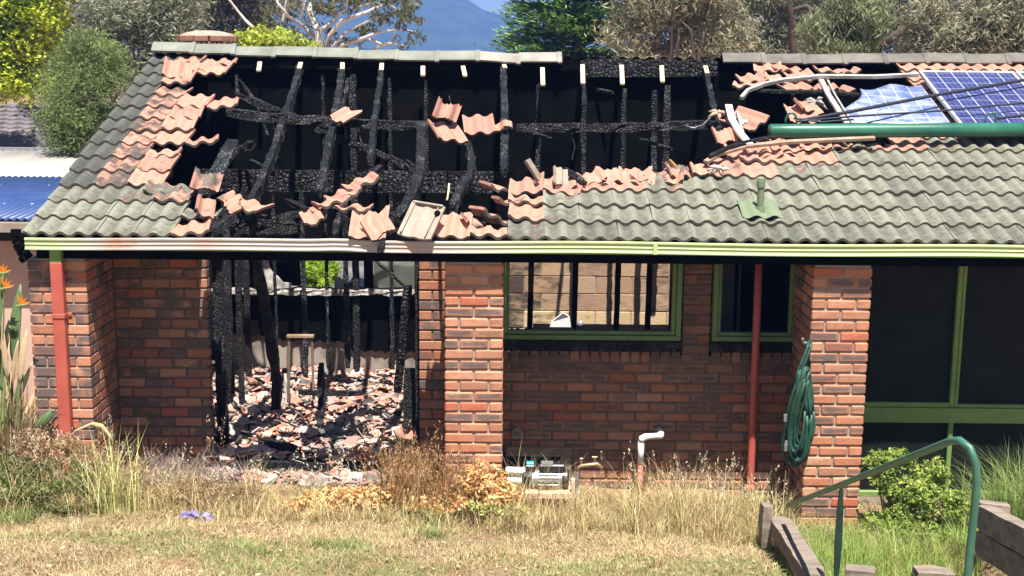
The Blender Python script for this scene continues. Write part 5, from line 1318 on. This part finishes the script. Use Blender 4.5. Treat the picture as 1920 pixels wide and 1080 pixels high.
# --- pale-limbed gum in front of the hill
pg = empty('pale_gum', (at(640, 100, 30).x, 30, gz(-4, 30) - .1), 'open gum tree with pale bare limbs in front of the blue hill', 'tree', 'background trees')
def pxtube(mb, pts, Y, r0p, r1p, Yw=0):
    n = len(pts); k = (Y + 10.7) / FPX
    P = [at(x, y, Y + Yw * math.sin(i * 1.7)) for i, (x, y) in enumerate(pts)]; mb.tube(P, [lerp(r0p, r1p, i / (n - 1)) * k for i in range(n)], 8)
mb = MB()
for pts, a_, b_ in [([(600, 330), (606, 200), (602, 120), (596, 60), (580, 20), (588, -30)], 11, 3.5), ([(602, 120), (615, 70), (640, 40), (690, 22), (720, 8), (740, -30)], 5, 2), ([(600, 80), (570, 50), (540, 30), (520, 5), (515, -30)], 4, 2), ([(604, 110), (640, 85), (680, 72), (710, 60), (750, 55), (790, 62)], 4.5, 1.2),
        ([(597, 60), (625, 40), (650, 10), (660, -30)], 4, 2), ([(690, 72), (720, 85), (735, 75), (742, 55)], 2.5, 1), ([(680, 130), (700, 95), (722, 80), (760, 85)], 4, 1.5), ([(655, 20), (700, 5), (730, 10), (752, 20)], 2, 1), ([(430, 0), (445, 20), (462, 40), (475, 52)], 2, 3), ([(530, 40), (536, 10), (540, -20)], 3, 2), ([(560, 60), (566, 30), (572, 0)], 2.5, 1.5), ([(610, 100), (650, 60), (690, 40), (715, 30)], 3, 1.2)]:
    pxtube(mb, pts, 30, a_, b_, .35)
mb.build('trunk', MT['palebark'], pg, smooth=True)
E_ = [ell(540, 60, 30.5, 60, 40), ell(660, 65, 31, 60, 32), ell(740, 22, 30, 70, 30), ell(780, 60, 30, 38, 22), ell(620, 10, 30.5, 90, 30), ell(690, -30, 30, 150, 40), ell(760, 88, 30.5, 46, 15), ell(520, 10, 31, 50, 50), ell(570, 85, 31, 30, 24)]
C = envelope(E_, 120, .2); c, a, b, k = foliage(C, RNG.uniform(.16, .42, 120), 42, .26, .055, [(.13, .13, .05), (.18, .17, .075), (.09, .105, .042), (.22, .20, .10)], .5); V, F, K = leaf_quads(c, a, b, k); np_mesh('crown', V, [F], MT['leaf'], K, pg)
# --- conifer
def conifer():
    Y = 24; k = (Y + 10.7) / FPX; b = at(1085, 100, Y); root = empty('cypress_tree', (b.x, Y, gz(b.x, Y) - .1), 'dark green conifer with layered drooping boughs at the ridge centre', 'tree', 'background trees')
    Cs = []; As = []; Bs = []; Ks = []; mb = MB(); top = at(1085, -260, Y); mb.tube([(b.x, Y, gz(b.x, Y) - .1), (b.x, Y, top.z)], [.32, .06], 9)
    for i in range(150):
        px = 1085; py = RNG.uniform(-120, 150); rr = lerp(110, 175, (py + 120) / 270) * RNG.uniform(.55, 1.0); th = RNG.uniform(math.pi * .75, math.pi * 2.25)
        s = at(px, py, Y); d = Vector((math.cos(th), math.sin(th), 0)); tip = s + d * rr * k + Vector((0, 0, RNG.uniform(-.1, .55)))
        mb.tube([s, s.lerp(tip, .5) + Vector((0, 0, -.1)), tip], [.05, .03, .01], 5)
        n = 150; t = RNG.random(n) ** .6; wd = .55 * (1 - (t - .6) ** 2)
        P = np.array(s)[None] * (1 - t[:, None]) + np.array(tip)[None] * t[:, None] + RNG.normal(0, 1, (n, 3)) * np.stack([wd * .45, wd * .45, wd * .13], 1); P[:, 2] -= .1 * np.sin(t * 3)
        a = np.array(d)[None] + RNG.normal(0, .55, (n, 3)) * np.array([1, 1, .45]); a[:, 2] += .25; a /= np.linalg.norm(a, axis=1, keepdims=True)
        bb = np.cross(a, np.array([0, 0, 1.]) + RNG.normal(0, .4, (n, 3))); bb /= np.linalg.norm(bb, axis=1, keepdims=True); sc = RNG.uniform(.6, 1.2, (n, 1))
        Cs.append(P); As.append(a * .13 * sc); Bs.append(bb * .035 * sc); Ks.append(pal([(.085, .19, .045), (.13, .25, .065), (.05, .12, .035), (.18, .30, .08)], n) * RNG.uniform(.75, 1.2))
    V, F, K = leaf_quads(*(np.concatenate(q) for q in (Cs, As, Bs, Ks))); np_mesh('crown', V, [F], MT['needle'], K, root); mb.build('trunk', MT['bark'], root, smooth=True)
conifer()
# --- right gums
GUM = [(.25, .255, .165), (.32, .32, .215), (.19, .20, .125), (.34, .31, .195), (.38, .30, .17)]
tree('rusty_gum', 'gum tree with rusty tips right of the conifer', [ell(1220, 60, 20, 75, 50), ell(1320, 60, 20, 90, 60), ell(1270, -20, 20, 120, 60), ell(1180, 100, 19.6, 40, 30)], 190, .5, 120, .20, .034, GUM, droop=.45, r0=.2, seed=11)
tree('grey_gum', 'dull grey-green gum tree behind the right ridge', [ell(1400, 50, 25, 90, 70), ell(1480, 90, 24, 80, 40), ell(1440, -30, 25, 140, 50)], 170, .6, 110, .22, .04, [(.19, .195, .12), (.25, .25, .155), (.14, .15, .085)], droop=.4, r0=.2, seed=12)
tree('weeping_gum', 'weeping green gum tree in front of the dark trunks', [ell(1570, 70, 18, 60, 50), ell(1610, 30, 18, 50, 50)], 80, .4, 120, .20, .032, [(.20, .225, .11), (.26, .28, .145), (.15, .175, .085)], droop=.6, r0=.12, seed=13)
tree('rusty_gum', 'brown-tipped gum tree at the upper right corner', [ell(1860, 70, 17, 90, 55), ell(1760, 90, 17.5, 60, 35), ell(1900, 0, 17, 90, 50), ell(1730, 40, 17.5, 36, 45)], 190, .42, 120, .18, .032, [(.27, .275, .18), (.34, .34, .23), (.20, .21, .13), (.36, .30, .18)], droop=.45, r0=.16, seed=14)
tree('dark_gum', 'dark green gum tree filling the gap at the right', [ell(1640, 60, 33, 120, 90), ell(1560, 10, 33, 130, 70), ell(1720, 0, 33, 110, 80), ell(1860, 0, 34, 120, 90)], 190, 1.0, 80, .3, .07, [(.075, .085, .05), (.11, .12, .07), (.06, .07, .04)], droop=.4, r0=.3, seed=15)
for (nm, lab, segs) in [('bare_trunk', 'dark brown gum trunk rising behind the right ridge', [([(1488, 160), (1487, 90), (1482, 30), (1478, -40)], 8, 5), ([(1482, 20), (1510, 12), (1530, 22), (1545, 34)], 4, 6), ([(1486, 50), (1460, 30), (1445, 5)], 3, 1.5)]), ('bare_trunk', 'thick forked dark limb behind the upper right trees', [([(1660, 150), (1640, 90), (1610, 50), (1600, 0), (1590, -40)], 12, 7), ([(1640, 90), (1690, 60), (1740, 30), (1790, 10), (1840, -20)], 9, 5), ([(1700, 55), (1715, 30), (1745, 10)], 3, 1.5), ([(1620, 60), (1650, 20), (1660, -20)], 4, 3)])]:
    mb = MB(); Yt = 22
    for pts, a_, b_ in segs: pxtube(mb, pts, Yt, a_, b_, .2)
    root = empty(nm, (at(segs[0][0][0][0], 160, Yt).x, Yt, gz(0, Yt)), lab, 'tree', 'background trees')
    x0_, y0_ = segs[0][0][0]; q = at(x0_, y0_, Yt); mb.tube([(q.x, Yt, gz(q.x, Yt) - .1), q], segs[0][1] * (Yt + 10.7) / FPX, 8); mb.build('trunk', m_var('dark_bark', (.045, .032, .026), (.10, .075, .06), 6, .9, .1, .6, 30), root, smooth=True)
# bush behind the room
tree('round_bush', 'round bright green bush seen through the burnt room', [ell(600, 520, 10.5, 34, 36, .6)], 80, .11, 110, .10, .022, [(.26, .40, .03), (.34, .46, .05), (.18, .30, .025)], cat='bush', r0=.03, seed=16, group='plants')
tree('hedge_bush', 'dark green hedge behind the bins', [ell(740, 478, 15, 90, 40, .8), ell(860, 470, 15, 90, 50, .8)], 60, .3, 80, .12, .06, [(.04, .07, .03), (.06, .09, .04)], cat='bush', r0=.04, seed=17, group='plants')

# ------------------------------------------------------------------ blades
def blades(bx, by, bz, h, lean, w, cols, seg=3, curve=1.0, name='grass', mat='dry', parent=None, azim=None):
    n = len(bx); az = RNG.uniform(0, 2 * math.pi, n) if azim is None else azim; d = np.stack([np.cos(az), np.sin(az), np.zeros(n)], 1); s = np.stack([-np.sin(az), np.cos(az), np.zeros(n)], 1)
    # turn the flat side at random
    tw = RNG.uniform(-1, 1, n)[:, None]; s = s * np.sqrt(1 - .8 * tw ** 2) + d * tw * .8
    base = np.stack([bx, by, bz], 1); V = np.empty((n, 2 * seg + 1, 3))
    for i in range(seg + 1):
        t = i / seg; p = base + d * (lean * h * t ** (1 + curve))[:, None]; p[:, 2] += h * t * (1 - .35 * lean * t)
        ww = (w * (1 - t ** 1.5))[:, None]
        if i < seg: V[:, 2 * i] = p - s * ww / 2; V[:, 2 * i + 1] = p + s * ww / 2
        else: V[:, 2 * seg] = p
    idx = (np.arange(n) * (2 * seg + 1))[:, None]
    Q = np.concatenate([idx + np.array([2 * i, 2 * i + 1, 2 * i + 3, 2 * i + 2]) for i in range(seg - 1)]) if seg > 1 else np.zeros((0, 4), int)
    T = idx + np.array([2 * seg - 2, 2 * seg - 1, 2 * seg]); F = [f for f in (Q, T) if len(f)]
    return np_mesh(name, V.reshape(-1, 3), F, MT[mat], np.repeat(cols, 2 * seg + 1, axis=0), parent)
STRAW = [(.50, .38, .20), (.60, .48, .28), (.38, .27, .135), (.68, .57, .37), (.32, .20, .10)]
GREEN = [(.16, .22, .06), (.22, .28, .09), (.12, .18, .05)]
def noise2(x, y, s, ph=0):
    return .5 + .25 * np.sin(x * s + 1.3 * np.sin(y * s * .7 + ph) + ph) + .25 * np.sin(y * s * 1.3 + 1.7 * np.sin(x * s * .6 + 2 * ph))
n = 205000
x = RNG.uniform(-5.2, 3.0, n) ; x = np.where(RNG.random(n) < .25, RNG.uniform(-5.2, 5.2, n), x); y = np.where(np.arange(n) < 170000, RNG.uniform(-3.4, .62, n), RNG.uniform(-5.2, -3.3, n))
patch = noise2(x, y, 2.6, .7) + RNG.normal(0, .12, n)
soil = noise2(x, y, 3.3, 2.1) + RNG.normal(0, .08, n)
inpier = np.zeros(n, bool)
for (a_, b_) in (PL, PMx, PRx): inpier |= (x > a_ - .03) & (x < b_ + .03) & (y > -.03)
keep = (soil < .93) & ~inpier & ~((x > STAIR_X - .05) & (x < 3.6) & (RNG.random(n) < .35))
x, y, patch = x[keep], y[keep], patch[keep]; n = len(x)
zgr = gh(x, y)
_c = CAM; ppx = 960 + FPX * x / (y + 10.7)
nearg = (y < -1.45) & (noise2(x, y, 1.9, 4) > .42) & (x < 2.1)
gp_ = (RNG.random(n) < np.where(nearg, .62, .12)) | ((x > STAIR_X) & (RNG.random(n) < .8))
cols = np.where(gp_[:, None], pal(GREEN + [(.28, .30, .12)], n), pal(STRAW, n) * (0.85 + .3 * (patch[:, None] - .5)))
h = RNG.uniform(.018, .065, n) * np.where((x > STAIR_X), 2.2, 1) * np.where(y > -.55, 1.5, 1)
o = blades(x, y, zgr - .004, h, RNG.uniform(.3, 1.6, n), RNG.uniform(.004, .008, n), cols, 2, .6, 'grass'); tag(o, 'short dry straw-coloured lawn grass with green patches', 'grass', kind='stuff')
# taller dry grass against the house
def tallgrass(specs, name, label, cols, wd=(.0035, .007), mat='dry', lean=(.15, .8), heads=0, headcol=None, kind='stuff', cat='grass', group=None, seg=5):
    X = []; Y_ = []; H = []
    for (px, py, Yc, rx, ry, n_, h0, h1) in specs:
        p = at(px, py, Yc); X.append(RNG.normal(p.x, rx, n_)); Y_.append(RNG.normal(Yc, ry, n_)); H.append(RNG.uniform(h0, h1, n_))
    X, Y_, H = map(np.concatenate, (X, Y_, H)); Y_ = np.clip(Y_, -3, .5); n_ = len(X); Z = gh(X, Y_) - .01
    col = pal(cols, n_); ln = RNG.uniform(*lean, n_); az = RNG.uniform(0, 6.283, n_)
    if heads:
        root = empty(name, (float(X.mean()), float(Y_.mean()), float(Z.mean())), label, cat, group, kind=None if kind == 'thing' else kind)
        blades(X, Y_, Z, H, ln, RNG.uniform(*wd, n_), col, seg, 1.0, 'blades', mat, root, az)
        m = RNG.choice(n_, min(heads, n_), replace=False); tip = np.stack([X + np.cos(az) * ln * H, Y_ + np.sin(az) * ln * H, Z + H * (1 - .35 * ln)], 1)[m]
        q = 9; c = np.repeat(tip, q, axis=0) + RNG.normal(0, 1, (len(m) * q, 3)) * np.array([.008, .008, .025]); a = rand_unit(len(c)); a[:, 2] = np.abs(a[:, 2]) + .8; a /= np.linalg.norm(a, axis=1, keepdims=True); b = np.cross(a, rand_unit(len(c)))
        V, F, K = leaf_quads(c, a * .012, b * .005, pal(headcol or [(.55, .45, .30), (.62, .52, .36)], len(c))); np_mesh('seed_heads', V, [F], MT[mat], K, root)['kind'] = 'stuff'
        return root
    o = blades(X, Y_, Z, H, ln, RNG.uniform(*wd, n_), col, seg, 1.0, name, mat, None, az); tag(o, label, cat, group, kind); return o
LONG = [(.52, .41, .19), (.64, .53, .29), (.40, .29, .13), (.70, .60, .38), (.44, .42, .17), (.34, .20, .09)]
def strew(n_, x0, x1, y0, y1, Y0, Y1, h0, h1, seed):
    q = random.Random(seed); out = []
    for i in range(n_):
        k = q.random() ** 1.3; out.append((q.uniform(x0, x1), q.uniform(y0, y1), q.uniform(Y0, Y1), q.uniform(.02, .07), q.uniform(.02, .05), q.randint(14, 46), lerp(h0, h1, k) * .5, lerp(h0, h1, k) * q.uniform(.9, 1.3)))
    return out
tallgrass(strew(150, 0, 1920, 880, 960, -.75, -.05, .10, .30, 1) + strew(110, 950, 1490, 880, 960, -.6, .35, .22, .66, 2) + strew(80, 120, 480, 880, 960, -.7, -.1, .15, .52, 3) + strew(40, -40, 200, 880, 960, -.8, -.2, .2, .62, 4) + strew(80, 480, 960, 900, 960, -.75, -.2, .10, .36, 5) + strew(90, 0, 1500, 960, 1060, -2.0, -.7, .05, .16, 6), 'long_grass', 'long dry grass growing along the foot of the walls', LONG, lean=(.1, 1.1))
tallgrass([(215, 985, -.75, .10, .07, 130, .35, .85)], 'grass_clump', 'tall pale green-yellow grass clump in front of the left recess', [(.54, .53, .22), (.62, .60, .29), (.44, .43, .15)], (.007, .012), kind='thing', lean=(.1, .75), group='plants')
tallgrass([(800, 930, -.30, .18, .10, 420, .25, .66), (755, 930, -.25, .12, .1, 260, .4, .82), (850, 930, -.3, .08, .08, 120, .3, .66)], 'tall_weed', 'tall brown weed clump in front of the middle brick pier', [(.34, .19, .085), (.42, .26, .12), (.28, .15, .06), (.40, .32, .15)], (.006, .012), kind='thing', lean=(.05, .5), heads=420, headcol=[(.42, .24, .11), (.34, .17, .08), (.5, .32, .16)], group='plants')
tallgrass([(800, 960, -.55, .16, .08, 160, .12, .32)], 'green_tuft', 'green grass tuft at the foot of the tall brown weeds', GREEN + [(.30, .32, .12)], (.005, .009), kind='thing', group='plants', cat='grass')
tallgrass([(1260, 890, -.25, .22, .10, 90, .38, .70), (1340, 890, -.25, .18, .10, 80, .35, .68), (1420, 900, -.3, .12, .1, 40, .35, .6), (1130, 900, -.3, .14, .1, 30, .3, .5)], 'seeding_grass', 'tall dry grass with pale seed heads in front of the dark wall', LONG, (.004, .006), kind='thing', lean=(.05, .55), heads=150, group='plants')
tallgrass([(620, 900, -.1, .18, .08, 46, .25, .52)], 'thistle_weeds', 'dead weeds with pale round heads before the rubble', [(.30, .24, .15), (.4, .33, .22)], (.004, .007), kind='thing', lean=(.02, .35), heads=44, headcol=[(.75, .68, .56), (.64, .55, .42)], group='plants')
tallgrass([(405, 880, -.05, .05, .05, 7, .5, .78)], 'dry_stalks', 'thin dry stalks rising beside the black room edge', [(.36, .24, .12), (.45, .32, .17)], (.006, .009), kind='thing', lean=(.02, .2), heads=7, headcol=[(.55, .36, .18)], group='plants')
tallgrass([(60, 900, -.5, .22, .12, 130, .4, .85), (180, 900, -.4, .16, .12, 90, .35, .7), (300, 910, -.3, .2, .12, 90, .3, .55), (440, 910, -.2, .16, .1, 60, .25, .5)], 'wild_oats', 'tall wild dry grass with drooping heads at the lower left', [(.48, .38, .19), (.58, .48, .28), (.40, .30, .14)], (.004, .007), kind='thing', lean=(.1, .9), heads=170, group='plants')
# dead grey twigs before the recess wall
mb = MB(); rr = random.Random(12); c_ = at(320, 885, .05)
for i in range(280):
    b_ = Vector((c_.x + rr.gauss(0, .26), rr.uniform(-.15, .35), -.1)); t_ = b_ + Vector((rr.uniform(-.2, .2), rr.uniform(-.15, .15), rr.uniform(.12, .34)))
    mb.tube([b_, b_.lerp(t_, .5) + Vector((rr.uniform(-.04, .04), 0, .02)), t_], [.0035, .0028, .001], 4, cap=False)
    for _ in range(2): e = t_ + Vector((rr.uniform(-.1, .1), rr.uniform(-.05, .05), rr.uniform(-.02, .08))); mb.tube([b_.lerp(t_, .7), e], [.002, .0008], 3, cap=False)
tag(mb.build('dead_shrub', m_var('dead_twig', (.16, .12, .11), (.28, .225, .20), 20, .9, .1)), 'leafless grey twiggy shrub below the recessed brick wall', 'shrub', 'plants')
# shrubs in front
def shrub(name, label, ells, ncl, rc, per, L, W, cols, droop=0, flat=0, mat='leaf', stems=True, inner=.2, group='plants', cat='shrub', kind=None, seed=1):
    e0 = ells[0]; bz = gz(e0[0], e0[1]); root = empty(name, (e0[0], e0[1], bz), label, cat, group, kind=kind)
    C = envelope(ells, ncl, inner); C[:, 2] = np.maximum(C[:, 2], gh(C[:, 0], C[:, 1]) + .01)
    c, a, b, k = foliage(C, RNG.uniform(.6, 1.3, ncl) * rc, per, L, W, cols, droop, flat, shell=.2); V, F, K = leaf_quads(c, a, b, k); np_mesh('leaves', V, [F], MT[mat], K, root)
    if stems:
        mb = MB(); rr = random.Random(seed)
        for i in RNG.choice(ncl, min(40, ncl), replace=False):
            t_ = Vector(C[i]); b_ = Vector((lerp(e0[0], t_.x, .5), lerp(e0[1], t_.y, .5), bz - .02)); mb.tube([b_, b_.lerp(t_, .5) + Vector((rr.uniform(-.03, .03), 0, 0)), t_], [.007, .005, .002], 5)
        mb.build('stems', MT['stem'], root)
    return root
shrub('green_bush', 'leafy dark green bush at the lower left among dry weeds', [ell(60, 915, -.55, 70, 50, .25), ell(140, 905, -.5, 40, 40, .2), ell(190, 945, -.6, 50, 34, .2), ell(0, 890, -.5, 50, 60, .25), ell(100, 960, -.7, 70, 24, .2)], 150, .085, 42, .045, .018, [(.11, .16, .04), (.16, .215, .055), (.07, .10, .03), (.22, .24, .09)], inner=.05)
shrub('dry_bush', 'brown dried bush over the green one at the left pier foot', [ell(90, 845, -.3, 80, 34, .2), ell(170, 860, -.3, 50, 34, .2), ell(60, 825, -.3, 30, 24, .15), ell(230, 890, -.3, 50, 30, .2), ell(340, 930, -.35, 90, 28, .2), ell(440, 930, -.2, 70, 22, .2)], 300, .06, 26, .045, .010, [(.30, .19, .105), (.38, .26, .15), (.24, .15, .08), (.44, .33, .19)], mat='dry')
shrub('rusty_ground_cover', 'orange-brown dried leafy ground cover in front of the room', [ell(640, 935, -.35, 90, 20, .16), ell(720, 935, -.3, 70, 26, .16), ell(900, 905, -.2, 60, 40, .14), ell(930, 930, -.3, 50, 30, .14), ell(580, 950, -.4, 60, 14, .14), ell(820, 945, -.4, 70, 16, .14)], 560, .045, 14, .050, .026, [(.66, .38, .15), (.74, .50, .24), (.54, .27, .10), (.72, .60, .32)], mat='dry', cat='ground cover', kind='stuff')
shrub('lime_weed', 'small lime-green weed near the pump', [ell(905, 950, -.5, 40, 12, .08), ell(965, 960, -.5, 30, 10, .08)], 30, .035, 20, .038, .020, [(.44, .45, .14), (.54, .52, .22)], mat='leaf', cat='plant')
shrub('green_shrub', 'fresh green leafy shrub at the foot of the right windows', [ell(1705, 925, -.15, 62, 50, .28), ell(1650, 880, -.1, 26, 34, .2), ell(1745, 885, -.1, 26, 34, .15), ell(1690, 860, -.1, 18, 22, .12), ell(1785, 940, -.2, 36, 30, .22), ell(1670, 985, -.3, 66, 30, .2), ell(1760, 1000, -.3, 50, 24, .2)], 260, .075, 42, .044, .022, [(.19, .27, .05), (.30, .38, .075), (.11, .165, .04), (.44, .50, .13)], flat=.2, inner=.1)
tallgrass([(1890, 905, -.3, .12, .12, 620, .30, .80), (1940, 900, -.3, .16, .12, 520, .40, .95)], 'rosemary_bush', 'bushy bright green grassy plant at the right edge', [(.20, .28, .07), (.28, .36, .11), (.14, .21, .05), (.34, .40, .16)], (.006, .011), mat='leaf', kind='thing', lean=(.2, 1.0), group='plants', cat='plant')
tallgrass([(1560 + 42 * i, 1000, -.8, .12, .2, 260, .10, .38) for i in range(8)] + [(1590 + 45 * i, 1040, -1.6, .10, .25, 260, .10, .28) for i in range(7)] + [(1840, 1000, -.9, .15, .2, 200, .1, .3)] + strew(110, 1530, 1850, 1040, 1080, -2.7, -1.2, .16, .46, 9) + strew(40, 1520, 1640, 980, 1060, -1.5, -.5, .14, .40, 19), 'green_grass', 'lush green grass on the steps behind the handrail', [(.26, .38, .07), (.34, .45, .11), (.19, .30, .055), (.44, .46, .18)], mat='leaf')
tallgrass([(640, 1030, -1.5, .12, .08, 260, .05, .14), (800, 1010, -1.2, .09, .06, 200, .06, .16), (480, 1065, -2.0, .14, .08, 200, .04, .12), (1000, 1060, -1.9, .3, .1, 300, .04, .12), (20, 1000, -1.0, .12, .08, 240, .06, .2)], 'green_tufts', 'scattered green grass tufts in the dry lawn', GREEN + [(.30, .36, .12)], (.005, .009), mat='leaf', lean=(.3, 1.2))
# bird of paradise plant at the left edge
bp = empty('bird_of_paradise_plant', (-4.35, -.1, -.1), 'bird-of-paradise plant with orange flowers at the left edge', 'plant', 'plants')
def paddle(base, tip, wd, mat, fold=.25, name='leaf', stalk=.45):
    base, tip = Vector(base), Vector(tip); d = tip - base; st = base + d * stalk; V = []; F = []; side = d.cross(Vector((.15, 1, .1))).normalized(); nrm = side.cross(d).normalized(); n_ = 8
    MB().tube([base, st], [.011, .007], 6).build('stalk', MT['stalk'], bp)
    for i in range(n_ + 1):
        t = i / n_; p = st.lerp(tip, t) + nrm * .12 * t * t * d.length * .4; ww = wd * math.sin(math.pi * min(.98, t * .93 + .05)) ** .8
        V += [p - side * ww - nrm * ww * fold, p, p + side * ww - nrm * ww * fold]
    for i in range(n_): a = 3 * i; F += [(a, a + 1, a + 4, a + 3), (a + 1, a + 2, a + 5, a + 4)]
    o = MB().add(V, F).build(name, mat, bp, smooth=True); o.modifiers.new('thickness', 'SOLIDIFY').thickness = .003
MT['stalk'] = m_flat('green_stalk', (.16, .20, .07), .6, .3); MT['paddle'] = m_var('paddle_leaf', (.07, .13, .05), (.13, .20, .08), 8, .45, .4, .15, 30); MT['drypaddle'] = m_var('dry_paddle_leaf', (.34, .24, .13), (.52, .40, .24), 8, .8, .2, .2, 30); MT['orange'] = m_flat('orange_petal', (.80, .24, .015), .5, .3); MT['bluep'] = m_flat('blue_petal', (.05, .05, .25), .5, .3)
for (bx_, by_, tx, ty_, wd, dry) in [(20, 800, 32, 535, .05, 0), (5, 790, 12, 600, .035, 1), (30, 800, 46, 620, .03, 1), (-10, 800, -8, 560, .05, 0), (25, 790, 2, 620, .025, 1), (20, 800, 58, 680, .02, 1), (10, 800, -5, 650, .035, 0), (35, 810, 62, 740, .02, 1), (15, 800, 30, 640, .022, 1), (0, 810, -20, 720, .03, 1), (40, 830, 100, 770, .04, 0), (15, 805, 45, 700, .03, 0), (5, 805, 20, 690, .02, 1), (-15, 800, -2, 500, .045, 0)]:
    paddle(at(bx_, by_, -.1 + .1 * math.sin(bx_)), at(tx, ty_, -.15 + .12 * math.cos(tx)), wd, MT['drypaddle'] if dry else MT['paddle'])
for (px, py) in ((8, 540), (38, 572), (2, 512)):
    p = at(px, py, -.2); b_ = at(px - 6, 800, -.1); MB().tube([b_, p], [.009, .006], 6).build('flower_stalk', MT['stalk'], bp)
    for k, ang in enumerate((.3, .8, 1.2, 1.7)):
        d = Vector((math.cos(ang), -.2, math.sin(ang))); s_ = d.cross(Vector((0, 1, 0))).normalized() * .016
        MB().prism([p, p + d * .045 + s_ * .6, p + d * .10, p + d * .045 - s_ * .6], (0, .006, 0)).build('petal', MT['orange'] if k != 2 else MT['orange'], bp)
    MB().tube([p + Vector((-.03, 0, -.01)), p + Vector((.08, -.02, .012))], [.012, .002], 6).build('bract', MT['stalk'], bp)
tallgrass([(25, 800, -.05, .12, .08, 500, .25, .95), (0, 700, -.05, .10, .08, 260, .6, 1.35), (30, 700, -.05, .05, .06, 120, .6, 1.2)], 'dead_fronds', 'tangle of dead straw leaves round the bird-of-paradise plant', [(.40, .30, .17), (.52, .42, .26), (.28, .2, .1)], (.008, .020), kind='thing', lean=(.1, .6), group='plants', cat='plant')
# arching dry leaf over the recess
P = [at(100, 850, -.3), at(140, 808, -.32), at(172, 795, -.33), at(190, 800, -.33), at(207, 820, -.33), at(214, 840, -.33)]
V = []; F = []
for i, p in enumerate(P):
    ww = [.004, .012, .018, .022, .014, .002][i]; V += [p + Vector((ww * .6, 0, ww)), p - Vector((ww * .6, 0, ww))]
for i in range(5): F.append((2 * i, 2 * i + 2, 2 * i + 3, 2 * i + 1))
o = MB().add(V, F).build('arching_leaf', MT['drypaddle'], smooth=True); o.modifiers.new('thickness', 'SOLIDIFY').thickness = .003; tag(o, 'long dry leaf arching over the foot of the left pier', 'leaf')
# leaf litter and scraps on the lawn
n = 3000; x = RNG.uniform(-5, 2.0, n); y = RNG.uniform(-3.2, .0, n); c = np.stack([x, y, gh(x, y) + RNG.uniform(.012, .04, n)], 1)
a = rand_unit(n); a[:, 2] *= .35; b = np.cross(a, rand_unit(n) * .5 + np.array([0, 0, 1.])); sc = RNG.uniform(.4, 1.3, (n, 1))
V, F, K = leaf_quads(c, a * .022 * sc, b * .009 * sc, pal([(.30, .17, .08), (.50, .40, .25), (.22, .13, .07), (.40, .31, .19)], n)); o = np_mesh('leaf_litter', V, [F], MT['dry'], K); tag(o, 'dry brown leaf litter scattered over the lawn', 'leaf litter', kind='stuff')
# ------------------------------------------------------------------ air
hz_ = MB().span((-2600, -14, -12), (2600, 2350, 190)).mesh('haze'); hm = bpy.data.materials.new('haze_air'); hm.use_nodes = True; t = hm.node_tree
t.nodes.remove(t.nodes['Principled BSDF']); pv = t.nodes.new('ShaderNodeVolumePrincipled'); pv.inputs['Color'].default_value = (.20, .40, 1, 1); pv.inputs['Density'].default_value = .0006
t.links.new(pv.outputs[0], t.nodes['Material Output'].inputs['Volume']); o = mobj('haze', hz_, hm); tag(o, 'thin blue haze in front of the distant hill', 'haze', kind='stuff')
